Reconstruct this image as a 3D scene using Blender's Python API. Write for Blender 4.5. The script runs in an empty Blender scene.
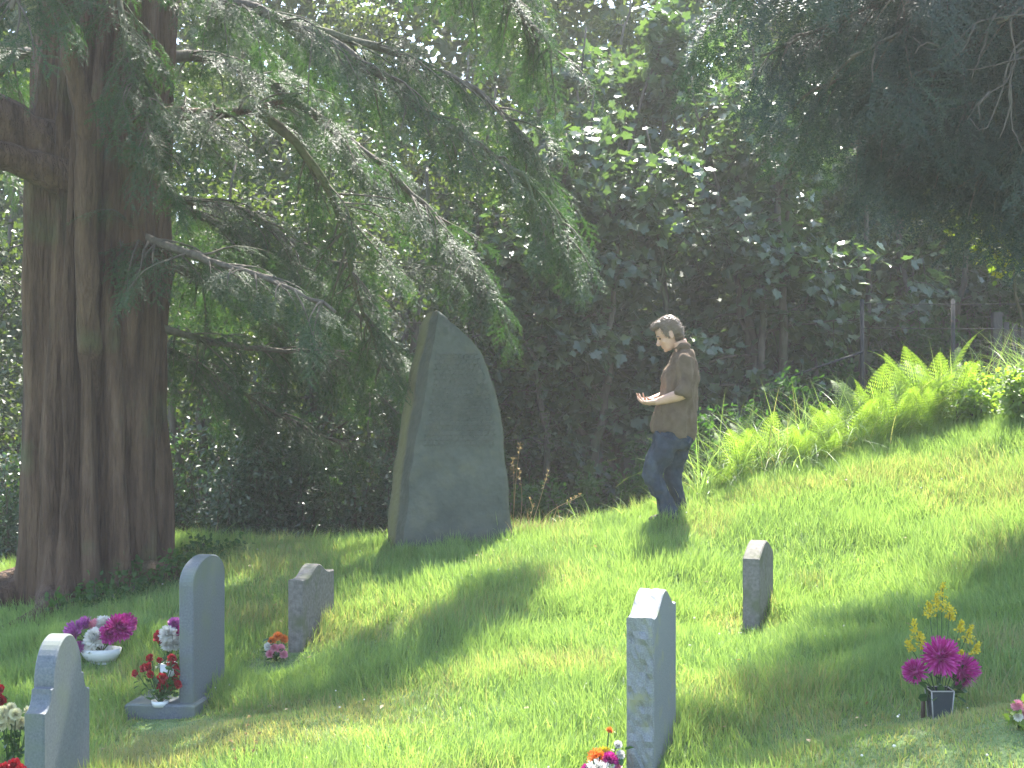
import bpy, math, random
import numpy as np
from mathutils import Vector, Matrix, noise

rng = np.random.default_rng(11)
random.seed(5)
F = 1407.0          # focal length in pixels at 1024 wide
CZ = 1.65           # eye height
S = bpy.context.scene
COL = S.collection


def P(px, py, Y):
    """world point seen at a picture position, at the distance Y along the view"""
    return np.array([(px - 512) / F * Y, Y, CZ - (py - 384) / F * Y])


# ------------------------------------------------------------------ mesh helpers
def mk(name, parts, mats, parent=None, smooth=True, attrs=None):
    """parts: list of (V, [face arrays], material index) -> ONE mesh object"""
    Vs, starts, loops, mi, off = [], [], [], [], 0
    ls = 0
    for V, Fs, m in parts:
        V = np.asarray(V, dtype=np.float32)
        Vs.append(V)
        for Fa in Fs:
            Fa = np.asarray(Fa, dtype=np.int32)
            if Fa.size == 0:
                continue
            n, k = Fa.shape
            starts.append(ls + np.arange(n, dtype=np.int32) * k)
            loops.append((Fa + off).ravel())
            mi.append(np.full(n, m, dtype=np.int32))
            ls += n * k
        off += len(V)
    V = np.concatenate(Vs)
    me = bpy.data.meshes.new(name)
    st = np.concatenate(starts)
    lo = np.concatenate(loops)
    mm = np.concatenate(mi)
    me.vertices.add(len(V))
    me.vertices.foreach_set('co', V.ravel())
    me.loops.add(len(lo))
    me.loops.foreach_set('vertex_index', lo)
    me.polygons.add(len(st))
    me.polygons.foreach_set('loop_start', st)
    me.polygons.foreach_set('material_index', mm)
    me.polygons.foreach_set('use_smooth', np.full(len(st), bool(smooth)))
    if attrs:
        for an, av in attrs.items():
            a = me.attributes.new(an, 'FLOAT', 'POINT')
            a.data.foreach_set('value', np.asarray(av, dtype=np.float32))
    me.update(calc_edges=True)
    me.validate()
    for m in (mats if isinstance(mats, (list, tuple)) else [mats]):
        me.materials.append(m)
    o = bpy.data.objects.new(name, me)
    COL.objects.link(o)
    if parent is not None:
        o.parent = parent
    return o


def tag(o, label=None, cat=None, group=None, kind=None):
    if label: o['label'] = label
    if cat: o['category'] = cat
    if group: o['group'] = group
    if kind: o['kind'] = kind
    return o


def thing(name, label, cat, loc=(0, 0, 0), rz=0.0, group=None):
    o = bpy.data.objects.new(name, None)
    o.empty_display_size = 0.1
    COL.objects.link(o)
    o.location = loc
    o.rotation_euler = (0, 0, rz)
    return tag(o, label, cat, group)


def dup(root, loc, rz, label, scale=1.0):
    r = root.copy()
    COL.objects.link(r)
    r.location = loc
    r.rotation_euler = (0, 0, rz)
    r.scale = (scale, scale, scale)
    r['label'] = label
    for ch in list(root.children):
        c = ch.copy()
        COL.objects.link(c)
        c.parent = r
        for g in ch.children:
            d = g.copy()
            COL.objects.link(d)
            d.parent = c
    return r


def nrm(v):
    v = np.asarray(v, dtype=float)
    return v / (np.linalg.norm(v, axis=-1, keepdims=True) + 1e-12)


def frames(d, up):
    x = nrm(d)
    z = up - (up * x).sum(-1, keepdims=True) * x
    z = nrm(z)
    y = np.cross(z, x)
    return np.stack([x, y, z], axis=-1)


def scatter(T, pos, R, sc):
    """copies of one small template (V, [faces]) merged into one vertex / face list"""
    V, Fs = T
    n, k = len(pos), len(V)
    sc = np.asarray(sc, dtype=float)
    W = np.einsum('nij,kj->nki', R, V) * sc[:, None, None] + pos[:, None, :]
    out = []
    for Fa in Fs:
        Fa = np.asarray(Fa)
        out.append((Fa[None] + (np.arange(n) * k)[:, None, None]).reshape(-1, Fa.shape[1]))
    return W.reshape(-1, 3), out


def tube(pts, rad, n=6, rb=None, side=None, cap=True, bumps=None):
    """tapered (elliptical) tube along a polyline"""
    pts = np.asarray(pts, dtype=float)
    m = len(pts)
    rad = np.broadcast_to(np.asarray(rad, dtype=float), (m,))
    rb = rad if rb is None else np.broadcast_to(np.asarray(rb, dtype=float), (m,))
    t = np.gradient(pts, axis=0)
    t = nrm(t)
    if side is None:
        a = np.array([0.0, 0, 1.0]) if abs(t[0][2]) < 0.8 else np.array([1.0, 0, 0])
    else:
        a = np.asarray(side, dtype=float)
    ang = np.arange(n) / n * 2 * math.pi
    V = []
    for i in range(m):
        a = a - a.dot(t[i]) * t[i]
        a = a / (np.linalg.norm(a) + 1e-9)
        b = np.cross(t[i], a)
        rr = 1.0 if bumps is None else bumps(i, ang)[:, None]
        V.append(pts[i] + rr * (np.cos(ang)[:, None] * a * rad[i] + np.sin(ang)[:, None] * b * rb[i]))
    V = np.concatenate(V)
    j = np.arange(n)
    q = []
    for i in range(m - 1):
        q.append(np.stack([i * n + j, i * n + (j + 1) % n, (i + 1) * n + (j + 1) % n, (i + 1) * n + j], 1))
    q = np.concatenate(q)
    if not cap:
        return V, [q]
    V = np.concatenate([V, pts[:1], pts[-1:]])
    c0, c1 = m * n, m * n + 1
    t0 = np.stack([np.full(n, c0), (j + 1) % n, j], 1)
    t1 = np.stack([np.full(n, c1), (m - 1) * n + j, (m - 1) * n + (j + 1) % n], 1)
    return V, [q, np.concatenate([t0, t1])]


def ell(c, r, R=None, nu=14, nv=9):
    u = np.arange(nu) / nu * 2 * math.pi
    V = [[0, 0, 1]]
    for i in range(1, nv):
        p = math.pi * i / nv
        V += [[math.sin(p) * math.cos(x), math.sin(p) * math.sin(x), math.cos(p)] for x in u]
    V.append([0, 0, -1])
    V = np.array(V) * np.asarray(r)
    if R is not None:
        V = V @ np.asarray(R).T
    V = V + np.asarray(c)
    tri, q = [], []
    for j in range(nu):
        tri.append([0, 1 + j, 1 + (j + 1) % nu])
        b = 1 + (nv - 2) * nu
        tri.append([b + nu, b + (j + 1) % nu, b + j])
        for i in range(nv - 2):
            a = 1 + i * nu
            q.append([a + j, a + nu + j, a + nu + (j + 1) % nu, a + (j + 1) % nu])
    return V, [np.array(tri), np.array(q)]


def merge(parts, m=0):
    Vs, d, off = [], {}, 0
    for V, Fs in parts:
        Vs.append(V)
        for Fa in Fs:
            Fa = np.asarray(Fa)
            if Fa.size:
                d.setdefault(Fa.shape[1], []).append(Fa + off)
        off += len(V)
    return np.concatenate(Vs), [np.concatenate(x) for x in d.values()], m


def remeshed(name, parts, voxel, mat, parent, smooth=6, fn=None):
    """closed pieces fused into one continuous skin"""
    V, Fs, _ = merge(parts)
    o = mk(name, [(V, Fs, 0)], mat)
    md = o.modifiers.new('r', 'REMESH')
    md.mode = 'VOXEL'
    md.voxel_size = voxel
    ms = o.modifiers.new('s', 'SMOOTH')
    ms.factor = 0.5
    ms.iterations = smooth
    dg = bpy.context.evaluated_depsgraph_get()
    me = bpy.data.meshes.new_from_object(o.evaluated_get(dg))
    o.modifiers.clear()
    old = o.data
    o.data = me
    bpy.data.meshes.remove(old)
    me.name = name
    me.polygons.foreach_set('use_smooth', np.ones(len(me.polygons), dtype=bool))
    if fn is not None:
        n = len(me.vertices)
        co = np.empty(n * 3, np.float32); me.vertices.foreach_get('co', co)
        no = np.empty(n * 3, np.float32); me.vertices.foreach_get('normal', no)
        co = fn(co.reshape(-1, 3), no.reshape(-1, 3))
        me.vertices.foreach_set('co', np.asarray(co, np.float32).ravel())
    me.update()
    if not me.materials:
        me.materials.append(mat)
    o.parent = parent
    return o


def vnoise(p, scale, seed=0.0):
    return np.array([noise.noise(Vector((x * scale + seed, y * scale - seed, z * scale + 2 * seed))) for x, y, z in p])


# smooth 2-D value noise, vectorised
_N = np.random.default_rng(3).random((256, 256))
def n2(x, y, s):
    x = np.asarray(x) * s + 91.3; y = np.asarray(y) * s + 37.7
    xi = np.floor(x).astype(int); yi = np.floor(y).astype(int)
    fx = x - xi; fy = y - yi
    fx = fx * fx * (3 - 2 * fx); fy = fy * fy * (3 - 2 * fy)
    g = lambda a, b: _N[a % 256, b % 256]
    return (g(xi, yi) * (1 - fx) + g(xi + 1, yi) * fx) * (1 - fy) + (g(xi, yi + 1) * (1 - fx) + g(xi + 1, yi + 1) * fx) * fy


# ------------------------------------------------------------------ materials
def newmat(name):
    m = bpy.data.materials.new(name)
    m.use_nodes = True
    nt = m.node_tree
    nt.nodes.clear()
    out = nt.nodes.new('ShaderNodeOutputMaterial')
    return m, nt, out


def ramp(nt, fac, stops):
    r = nt.nodes.new('ShaderNodeValToRGB')
    e = r.color_ramp.elements
    e[0].position, e[0].color = stops[0][0], (*stops[0][1], 1)
    e[1].position, e[1].color = stops[-1][0], (*stops[-1][1], 1)
    for p, c in stops[1:-1]:
        x = e.new(p); x.color = (*c, 1)
    nt.links.new(fac, r.inputs[0])
    return r.outputs[0]


def leaf_mat(name, stops, rough=0.45, trans=0.5, tcol=None, spec=0.5, attr=None, noise_mix=0.35):
    """thin leaf: a glossy diffuse front plus light coming through; every leaf its own tint"""
    m, nt, out = newmat(name)
    N, L = nt.nodes, nt.links
    geo = N.new('ShaderNodeNewGeometry')
    tc = N.new('ShaderNodeTexCoord')
    nz = N.new('ShaderNodeTexNoise'); nz.inputs['Scale'].default_value = 1.3
    L.new(tc.outputs['Object'], nz.inputs['Vector'])
    mx = N.new('ShaderNodeMix'); mx.data_type = 'FLOAT'
    mx.inputs['Factor'].default_value = noise_mix
    L.new(geo.outputs['Random Per Island'], mx.inputs['A'])
    L.new(nz.outputs['Fac'], mx.inputs['B'])
    col = ramp(nt, mx.outputs[0], stops)
    if attr:
        at = N.new('ShaderNodeAttribute'); at.attribute_name = attr[0]
        cm = N.new('ShaderNodeMix'); cm.data_type = 'RGBA'
        L.new(at.outputs['Fac'], cm.inputs['Factor'])
        L.new(col, cm.inputs['A']); cm.inputs['B'].default_value = (*attr[1], 1)
        col = cm.outputs['Result']
    pb = N.new('ShaderNodeBsdfPrincipled')
    pb.inputs['Roughness'].default_value = rough
    pb.inputs['Specular IOR Level'].default_value = spec
    L.new(col, pb.inputs['Base Color'])
    tr = N.new('ShaderNodeBsdfTranslucent')
    tm = N.new('ShaderNodeMix'); tm.data_type = 'RGBA'; tm.blend_type = 'MULTIPLY'
    tm.inputs['Factor'].default_value = 1.0
    L.new(col, tm.inputs['A']); tm.inputs['B'].default_value = (*(tcol or (1.5, 1.7, .6)), 1)
    L.new(tm.outputs['Result'], tr.inputs['Color'])
    ms = N.new('ShaderNodeMixShader'); ms.inputs[0].default_value = trans
    L.new(pb.outputs[0], ms.inputs[1]); L.new(tr.outputs[0], ms.inputs[2])
    L.new(ms.outputs[0], out.inputs[0])
    return m


def surf_mat(name, stops, scale=6.0, detail=6, rough=0.8, spec=0.3, stretch=(1, 1, 1), bump=0.3, bscale=30.0,
             bdist=0.02, coord='Object', second=None, wave=None):
    """solid surface: noise-tinted base colour, optional second tint in patches, bump"""
    m, nt, out = newmat(name)
    N, L = nt.nodes, nt.links
    tc = N.new('ShaderNodeTexCoord')
    mp = N.new('ShaderNodeMapping'); mp.inputs['Scale'].default_value = stretch
    L.new(tc.outputs[coord], mp.inputs['Vector'])
    nz = N.new('ShaderNodeTexNoise'); nz.inputs['Scale'].default_value = scale
    nz.inputs['Detail'].default_value = detail; nz.inputs['Roughness'].default_value = 0.62
    L.new(mp.outputs[0], nz.inputs['Vector'])
    col = ramp(nt, nz.outputs['Fac'], stops)
    if second:
        n3 = N.new('ShaderNodeTexNoise'); n3.inputs['Scale'].default_value = second[1]
        n3.inputs['Detail'].default_value = 5
        L.new(tc.outputs[coord], n3.inputs['Vector'])
        mr = N.new('ShaderNodeMapRange')
        mr.inputs['From Min'].default_value = second[2]; mr.inputs['From Max'].default_value = second[3]
        L.new(n3.outputs['Fac'], mr.inputs['Value'])
        cm = N.new('ShaderNodeMix'); cm.data_type = 'RGBA'
        L.new(mr.outputs[0], cm.inputs['Factor']); L.new(col, cm.inputs['A'])
        cm.inputs['B'].default_value = (*second[0], 1)
        col = cm.outputs['Result']
    pb = N.new('ShaderNodeBsdfPrincipled')
    pb.inputs['Roughness'].default_value = rough
    pb.inputs['Specular IOR Level'].default_value = spec
    L.new(col, pb.inputs['Base Color'])
    if bump:
        n4 = N.new('ShaderNodeTexNoise'); n4.inputs['Scale'].default_value = bscale
        n4.inputs['Detail'].default_value = 7
        L.new(mp.outputs[0], n4.inputs['Vector'])
        h = n4.outputs['Fac']
        if wave:
            wv = N.new('ShaderNodeTexWave'); wv.inputs['Scale'].default_value = wave[0]
            wv.bands_direction = wave[1]; wv.inputs['Distortion'].default_value = 1.0
            L.new(tc.outputs[coord], wv.inputs['Vector'])
            ad = N.new('ShaderNodeMath'); ad.operation = 'MULTIPLY_ADD'
            L.new(wv.outputs['Fac'], ad.inputs[0]); ad.inputs[1].default_value = wave[2]
            L.new(h, ad.inputs[2]); h = ad.outputs[0]
        bp = N.new('ShaderNodeBump'); bp.inputs['Strength'].default_value = bump
        bp.inputs['Distance'].default_value = bdist
        L.new(h, bp.inputs['Height']); L.new(bp.outputs[0], pb.inputs['Normal'])
    L.new(pb.outputs[0], out.inputs[0])
    return m


M = {}
M['yew_leaf'] = leaf_mat('yew needles', [(0, (.018, .045, .022)), (.5, (.030, .065, .030)), (.85, (.045, .090, .030)), (1, (.075, .12, .03))],
                         rough=.5, trans=.38, tcol=(1.5, 1.75, .65), spec=.35)
M['cypress_leaf'] = leaf_mat('cypress sprays', [(0, (.013, .032, .027)), (.6, (.021, .045, .034)), (1, (.036, .062, .036))],
                             rough=.5, trans=.2, tcol=(1.2, 1.9, .5), spec=.4)
M['sycamore_leaf'] = leaf_mat('sycamore leaf', [(0, (.044, .076, .044)), (.6, (.068, .11, .055)), (.92, (.10, .145, .06)), (1, (.14, .15, .055))],
                              rough=.30, trans=.38, tcol=(1.5, 1.7, .6), spec=.8)
M['hazel_leaf'] = leaf_mat('hazel leaf', [(0, (.036, .058, .024)), (.6, (.055, .086, .030)), (1, (.09, .115, .04))],
                           rough=.42, trans=.52, tcol=(1.6, 1.6, .6), spec=.5)
M['ash_leaf'] = leaf_mat('ash leaf', [(0, (.042, .068, .032)), (.6, (.066, .10, .042)), (1, (.12, .14, .055))],
                         rough=.4, trans=.5, tcol=(1.6, 1.55, .6), spec=.5)
M['holly_leaf'] = leaf_mat('holly leaf', [(0, (.038, .068, .042)), (.7, (.062, .10, .056)), (1, (.095, .135, .062))],
                           rough=.30, trans=.3, tcol=(1.3, 1.8, .5), spec=.7)
M['nettle_leaf'] = leaf_mat('nettle leaf', [(0, (.035, .08, .028)), (.7, (.055, .11, .035)), (1, (.08, .14, .04))],
                            rough=.6, trans=.42, tcol=(1.4, 1.8, .5), spec=.2)
M['yellow_leaf'] = leaf_mat('yellowing leaf', [(0, (.08, .14, .03)), (.55, (.16, .2, .03)), (.9, (.3, .26, .04)), (1, (.4, .2, .06))],
                            rough=.45, trans=.5, tcol=(1.4, 1.5, .5))
M['far_leaf'] = leaf_mat('far wood leaf', [(0, (.05, .085, .04)), (.6, (.085, .125, .05)), (1, (.14, .17, .07))],
                         rough=.45, trans=.5, tcol=(1.6, 1.55, .6))
M['fern'] = leaf_mat('fern frond', [(0, (.12, .20, .045)), (.6, (.17, .26, .06)), (1, (.24, .31, .075))],
                     rough=.5, trans=.55, tcol=(1.5, 1.55, .5))
M['grass'] = leaf_mat('grass blade', [(0, (.125, .215, .075)), (.45, (.18, .29, .10)), (.8, (.235, .34, .125)), (.95, (.27, .33, .15)), (1, (.38, .36, .22))],
                      rough=.42, trans=.5, tcol=(1.5, 1.45, .7), spec=.4, attr=('dry', (.30, .275, .15)), noise_mix=.3)
M['straw'] = leaf_mat('dry grass stalk', [(0, (.22, .16, .07)), (.6, (.32, .25, .13)), (1, (.4, .33, .2))], rough=.6, trans=.35, tcol=(1.2, 1.1, .8))
M['white_petal'] = leaf_mat('white petal', [(0, (.66, .64, .60)), (1, (.82, .80, .76))], rough=.6, trans=.3, tcol=(1, 1, .95), spec=.2)
M['cream_petal'] = leaf_mat('cream petal', [(0, (.70, .66, .44)), (1, (.82, .80, .62))], rough=.6, trans=.3, tcol=(1, 1, .8), spec=.2)
M['magenta_petal'] = leaf_mat('magenta petal', [(0, (.26, .006, .11)), (.5, (.46, .022, .24)), (.8, (.60, .10, .40)), (1, (.72, .30, .58))], rough=.5, trans=.2, tcol=(1.2, .8, 1.1), spec=.3)
M['purple_petal'] = leaf_mat('lilac petal', [(0, (.36, .07, .30)), (.7, (.52, .16, .44)), (1, (.65, .32, .55))], rough=.5, trans=.3, tcol=(1.1, .9, 1.1), spec=.3)
M['pink_petal'] = leaf_mat('pink petal', [(0, (.70, .24, .34)), (1, (.80, .45, .52))], rough=.5, trans=.3, tcol=(1.1, .9, 1), spec=.3)
M['red_petal'] = leaf_mat('red petal', [(0, (.24, .010, .018)), (.6, (.42, .025, .038)), (1, (.55, .10, .11))], rough=.45, trans=.25, tcol=(1.2, .7, .7), spec=.3)
M['orange_petal'] = leaf_mat('orange petal', [(0, (.70, .17, .03)), (1, (.82, .36, .08))], rough=.5, trans=.3, tcol=(1.1, .9, .6), spec=.3)
M['yellow_petal'] = leaf_mat('yellow petal', [(0, (.50, .40, .02)), (1, (.70, .60, .06))], rough=.5, trans=.3, tcol=(1.1, 1, .5), spec=.3)
M['bouquet_leaf'] = leaf_mat('bouquet leaf', [(0, (.03, .08, .025)), (1, (.06, .13, .04))], rough=.4, trans=.3)

M['yew_bark'] = surf_mat('yew bark', [(.25, (.024, .013, .008)), (.42, (.066, .038, .024)), (.60, (.118, .072, .047)), (.8, (.17, .118, .083))],
                         scale=5, stretch=(2.0, 2.0, .30), rough=.9, bump=1.0, bscale=16, bdist=.09,
                         second=((.085, .10, .045), 1.6, .56, .76))
M['moss_bark'] = surf_mat('mossy bark', [(.25, (.04, .037, .022)), (.5, (.08, .07, .036)), (.8, (.12, .105, .06))], scale=12, rough=.9, bump=1.0,
                          bscale=24, bdist=.02, second=((.06, .078, .024), 4.0, .42, .60))
M['bark'] = surf_mat('brown bark', [(.25, (.05, .042, .034)), (.5, (.10, .085, .068)), (.8, (.17, .15, .12))], scale=7, stretch=(2, 2, .5), rough=.9,
                     bump=.6, bscale=22, bdist=.02, second=((.07, .09, .04), 1.5, .52, .7))
M['dead_twig'] = surf_mat('dead twig', [(.3, (.05, .045, .04)), (.7, (.10, .09, .08))], scale=14, rough=.9, bump=.3, bscale=40, bdist=.005)
# ------------------------------------------------------------------ terrain
CP = []
def cp(px, py, Y): CP.append(tuple(P(px, py, Y)))
for a in [(186, 716, 8.5), (295, 655, 9.5), (640, 772, 6.8), (751, 627, 9.5), (940, 722, 7.0), (100, 656, 9.4), (95, 596, 11.3),
          (200, 548, 12.4), (450, 549, 11.7), (672, 521, 11.9), (580, 529, 12.1), (720, 492, 12.5), (800, 472, 12.7), (900, 442, 13.0),
          (1000, 412, 13.4), (1024, 560, 9.5), (1024, 470, 11.5), (850, 560, 10.5), (600, 600, 9.8), (450, 620, 9.6), (400, 720, 7.8),
          (300, 742, 7.4), (350, 575, 11.0), (900, 640, 8.4), (780, 700, 7.6)]:
    cp(*a)
CP += [(-2.19, 6.8, -.45), (0, 0, -.1), (-4, 2, -.6), (4, 2, .4), (-6, 7, -.75), (-6, 10.5, -.35), (6, 7, 1.0), (6.5, 12, 1.9), (-7, 13.5, -.2),
       (-2.7, 14.8, -.35), (.6, 14.3, -.25), (1.9, 14.8, .1), (3.1, 15.3, .6), (4.7, 15.6, 1.25), (0, 18, -1.1), (4, 18.5, .5), (-5, 18, -.8),
       (8, 16, 2.1), (7.5, 20, 2.1), (9, 25, 2.5), (0, 24, -.6), (-7, 25, -.2), (0, 32, 1.5), (-11, 34, 2), (11, 35, 4), (-12, 12, -.9),
       (-12, 2, -1.3), (12, 4, 1.8), (13, 14, 3), (0, -10, -.2), (-12, -8, -1), (12, -8, 1.0)]
CP = np.array(CP)


def _tps(r2):
    return np.where(r2 > 1e-9, 0.5 * r2 * np.log(np.maximum(r2, 1e-9)), 0.0)

_A = CP[:, :2]
_n = len(_A)
_K = _tps(((_A[:, None] - _A[None]) ** 2).sum(-1)) + np.eye(_n) * 0.06
_Pm = np.column_stack([np.ones(_n), _A])
_Mx = np.block([[_K, _Pm], [_Pm.T, np.zeros((3, 3))]])
_W = np.linalg.solve(_Mx, np.concatenate([CP[:, 2], np.zeros(3)]))


def gz(x, y):
    """height of the ground"""
    x = np.atleast_1d(np.asarray(x, float)); y = np.atleast_1d(np.asarray(y, float))
    sh = np.broadcast(x, y).shape
    xf, yf = np.broadcast_to(x, sh).ravel(), np.broadcast_to(y, sh).ravel()
    d2 = (xf[:, None] - _A[None, :, 0]) ** 2 + (yf[:, None] - _A[None, :, 1]) ** 2
    z = _tps(d2) @ _W[:_n] + _W[_n] + xf * _W[_n + 1] + yf * _W[_n + 2]
    r = np.hypot(xf, yf - 12)
    t = np.clip((r - 18) / 14, 0, 1); t = t * t * (3 - 2 * t)
    far = 1.0 + np.clip((yf - 30) * .16, 0, 12) + np.clip(xf * .08, -3, 5)
    z = z * (1 - t) + far * t
    # turf mounds of the graves
    z = z + .13 * np.exp(-(((xf - 2.05) / .75) ** 2) ** 1.5 - (((yf - 6.40) / .42) ** 2) ** 1.5)
    z = z + .07 * np.exp(-((xf + 1.35) / .7) ** 2 - ((yf - 7.75) / .35) ** 2)
    near = np.clip(1 - (r - 8) / 10, 0, 1)
    z = z + near * (.05 * (n2(xf, yf, 1.1) - .5) + .035 * (n2(xf, yf, 3.1) - .5))
    return z.reshape(sh)


EX = np.array([-12, -8, -4.6, -2.7, -1.2, -.3, .55, 1.35, 1.95, 2.7, 3.6, 4.7, 8, 14])
EY = np.array([12.2, 12.3, 12.5, 12.75, 12.3, 12.1, 12.3, 12.5, 12.75, 13.0, 13.3, 13.7, 14.6, 15.5])
def edge(x):
    return np.interp(x, EX, EY)


def build_ground():
    def axis(a, b, fine0, fine1, st):
        f = np.arange(fine0, fine1 + 1e-6, st)
        lo, hi, s = [], [], st
        v = fine0
        while v > a:
            s *= 1.25; v -= s; lo.append(v)
        s, v = st, fine1
        while v < b:
            s *= 1.25; v += s; hi.append(v)
        return np.array(lo[::-1] + list(f) + hi)
    xs = axis(-140, 140, -7, 7, .09)
    ys = axis(-120, 160, 4.8, 15.5, .09)
    X, Y = np.meshgrid(xs, ys)
    Z = np.concatenate([gz(X[i], Y[i]) for i in range(len(ys))]).reshape(X.shape)
    V = np.stack([X, Y, Z], -1).reshape(-1, 3)
    nx, ny = len(xs), len(ys)
    i = np.arange(nx * ny).reshape(ny, nx)
    q = np.stack([i[:-1, :-1], i[:-1, 1:], i[1:, 1:], i[1:, :-1]], -1).reshape(-1, 4)
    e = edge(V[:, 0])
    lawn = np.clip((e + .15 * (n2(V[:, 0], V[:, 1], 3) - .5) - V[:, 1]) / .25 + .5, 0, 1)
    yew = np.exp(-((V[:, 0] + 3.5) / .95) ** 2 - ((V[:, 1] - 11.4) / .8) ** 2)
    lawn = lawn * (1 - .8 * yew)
    m, nt, out = newmat('turf and leaf litter')
    N, L = nt.nodes, nt.links
    tc = N.new('ShaderNodeTexCoord')
    nz = N.new('ShaderNodeTexNoise'); nz.inputs['Scale'].default_value = 9; nz.inputs['Detail'].default_value = 8
    L.new(tc.outputs['Object'], nz.inputs['Vector'])
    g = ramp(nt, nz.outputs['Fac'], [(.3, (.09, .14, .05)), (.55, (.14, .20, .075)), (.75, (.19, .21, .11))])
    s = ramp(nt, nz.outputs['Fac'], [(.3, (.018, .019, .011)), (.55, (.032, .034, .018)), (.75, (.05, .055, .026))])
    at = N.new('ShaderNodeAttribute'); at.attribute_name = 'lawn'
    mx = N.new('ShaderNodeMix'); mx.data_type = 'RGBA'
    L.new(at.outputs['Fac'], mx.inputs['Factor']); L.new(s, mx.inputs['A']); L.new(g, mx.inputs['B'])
    pb = N.new('ShaderNodeBsdfPrincipled'); pb.inputs['Roughness'].default_value = .95
    pb.inputs['Specular IOR Level'].default_value = .1
    L.new(mx.outputs['Result'], pb.inputs['Base Color'])
    n4 = N.new('ShaderNodeTexNoise'); n4.inputs['Scale'].default_value = 40; n4.inputs['Detail'].default_value = 6
    L.new(tc.outputs['Object'], n4.inputs['Vector'])
    bp = N.new('ShaderNodeBump'); bp.inputs['Strength'].default_value = .8; bp.inputs['Distance'].default_value = .03
    L.new(n4.outputs['Fac'], bp.inputs['Height']); L.new(bp.outputs[0], pb.inputs['Normal'])
    L.new(pb.outputs[0], out.inputs[0])
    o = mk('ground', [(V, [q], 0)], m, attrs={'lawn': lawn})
    tag(o, 'sloping churchyard ground rising to the right', None, None, 'structure')


build_ground()


# ------------------------------------------------------------------ lawn grass
SHORT = []    # trimmed round the flowers
STONES = []   # (x, y, r) footprints kept free of blades


def blades(x, y, L, W, lean, az, seg=2, curl=1.0, twist=None):
    n = len(x)
    z = gz_many(x, y) - .006
    d = np.stack([np.cos(az), np.sin(az), np.zeros(n)], 1)
    fa = rng.random(n) * 2 * math.pi if twist is None else twist
    sd = np.stack([np.cos(fa), np.sin(fa), np.zeros(n)], 1)
    base = np.stack([x, y, z], 1)
    rows = []
    for k in range(seg + 1):
        t = k / seg
        a = lean * (.35 + .65 * t * curl)
        c = base + d * (L * t * np.sin(a))[:, None]
        c[:, 2] += L * t * np.cos(a)
        w = W * (1 - t) ** .7
        if k < seg:
            rows.append(c - sd * w[:, None] * .5); rows.append(c + sd * w[:, None] * .5)
        else:
            rows.append(c)
    k = 2 * seg + 1
    V = np.stack(rows, 1).reshape(-1, 3)
    o = (np.arange(n) * k)[:, None]
    qs = [np.concatenate([o + 2 * i, o + 2 * i + 1, o + 2 * i + 3, o + 2 * i + 2], 1) for i in range(seg - 1)]
    tr = np.concatenate([o + 2 * seg - 2, o + 2 * seg - 1, o + 2 * seg], 1)
    return V, [np.concatenate(qs), tr], k


def gz_many(x, y):
    # coarse lookup by chunks (exact)
    out = np.empty(len(x))
    for i in range(0, len(x), 40000):
        out[i:i + 40000] = gz(x[i:i + 40000], y[i:i + 40000])
    return out


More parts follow.
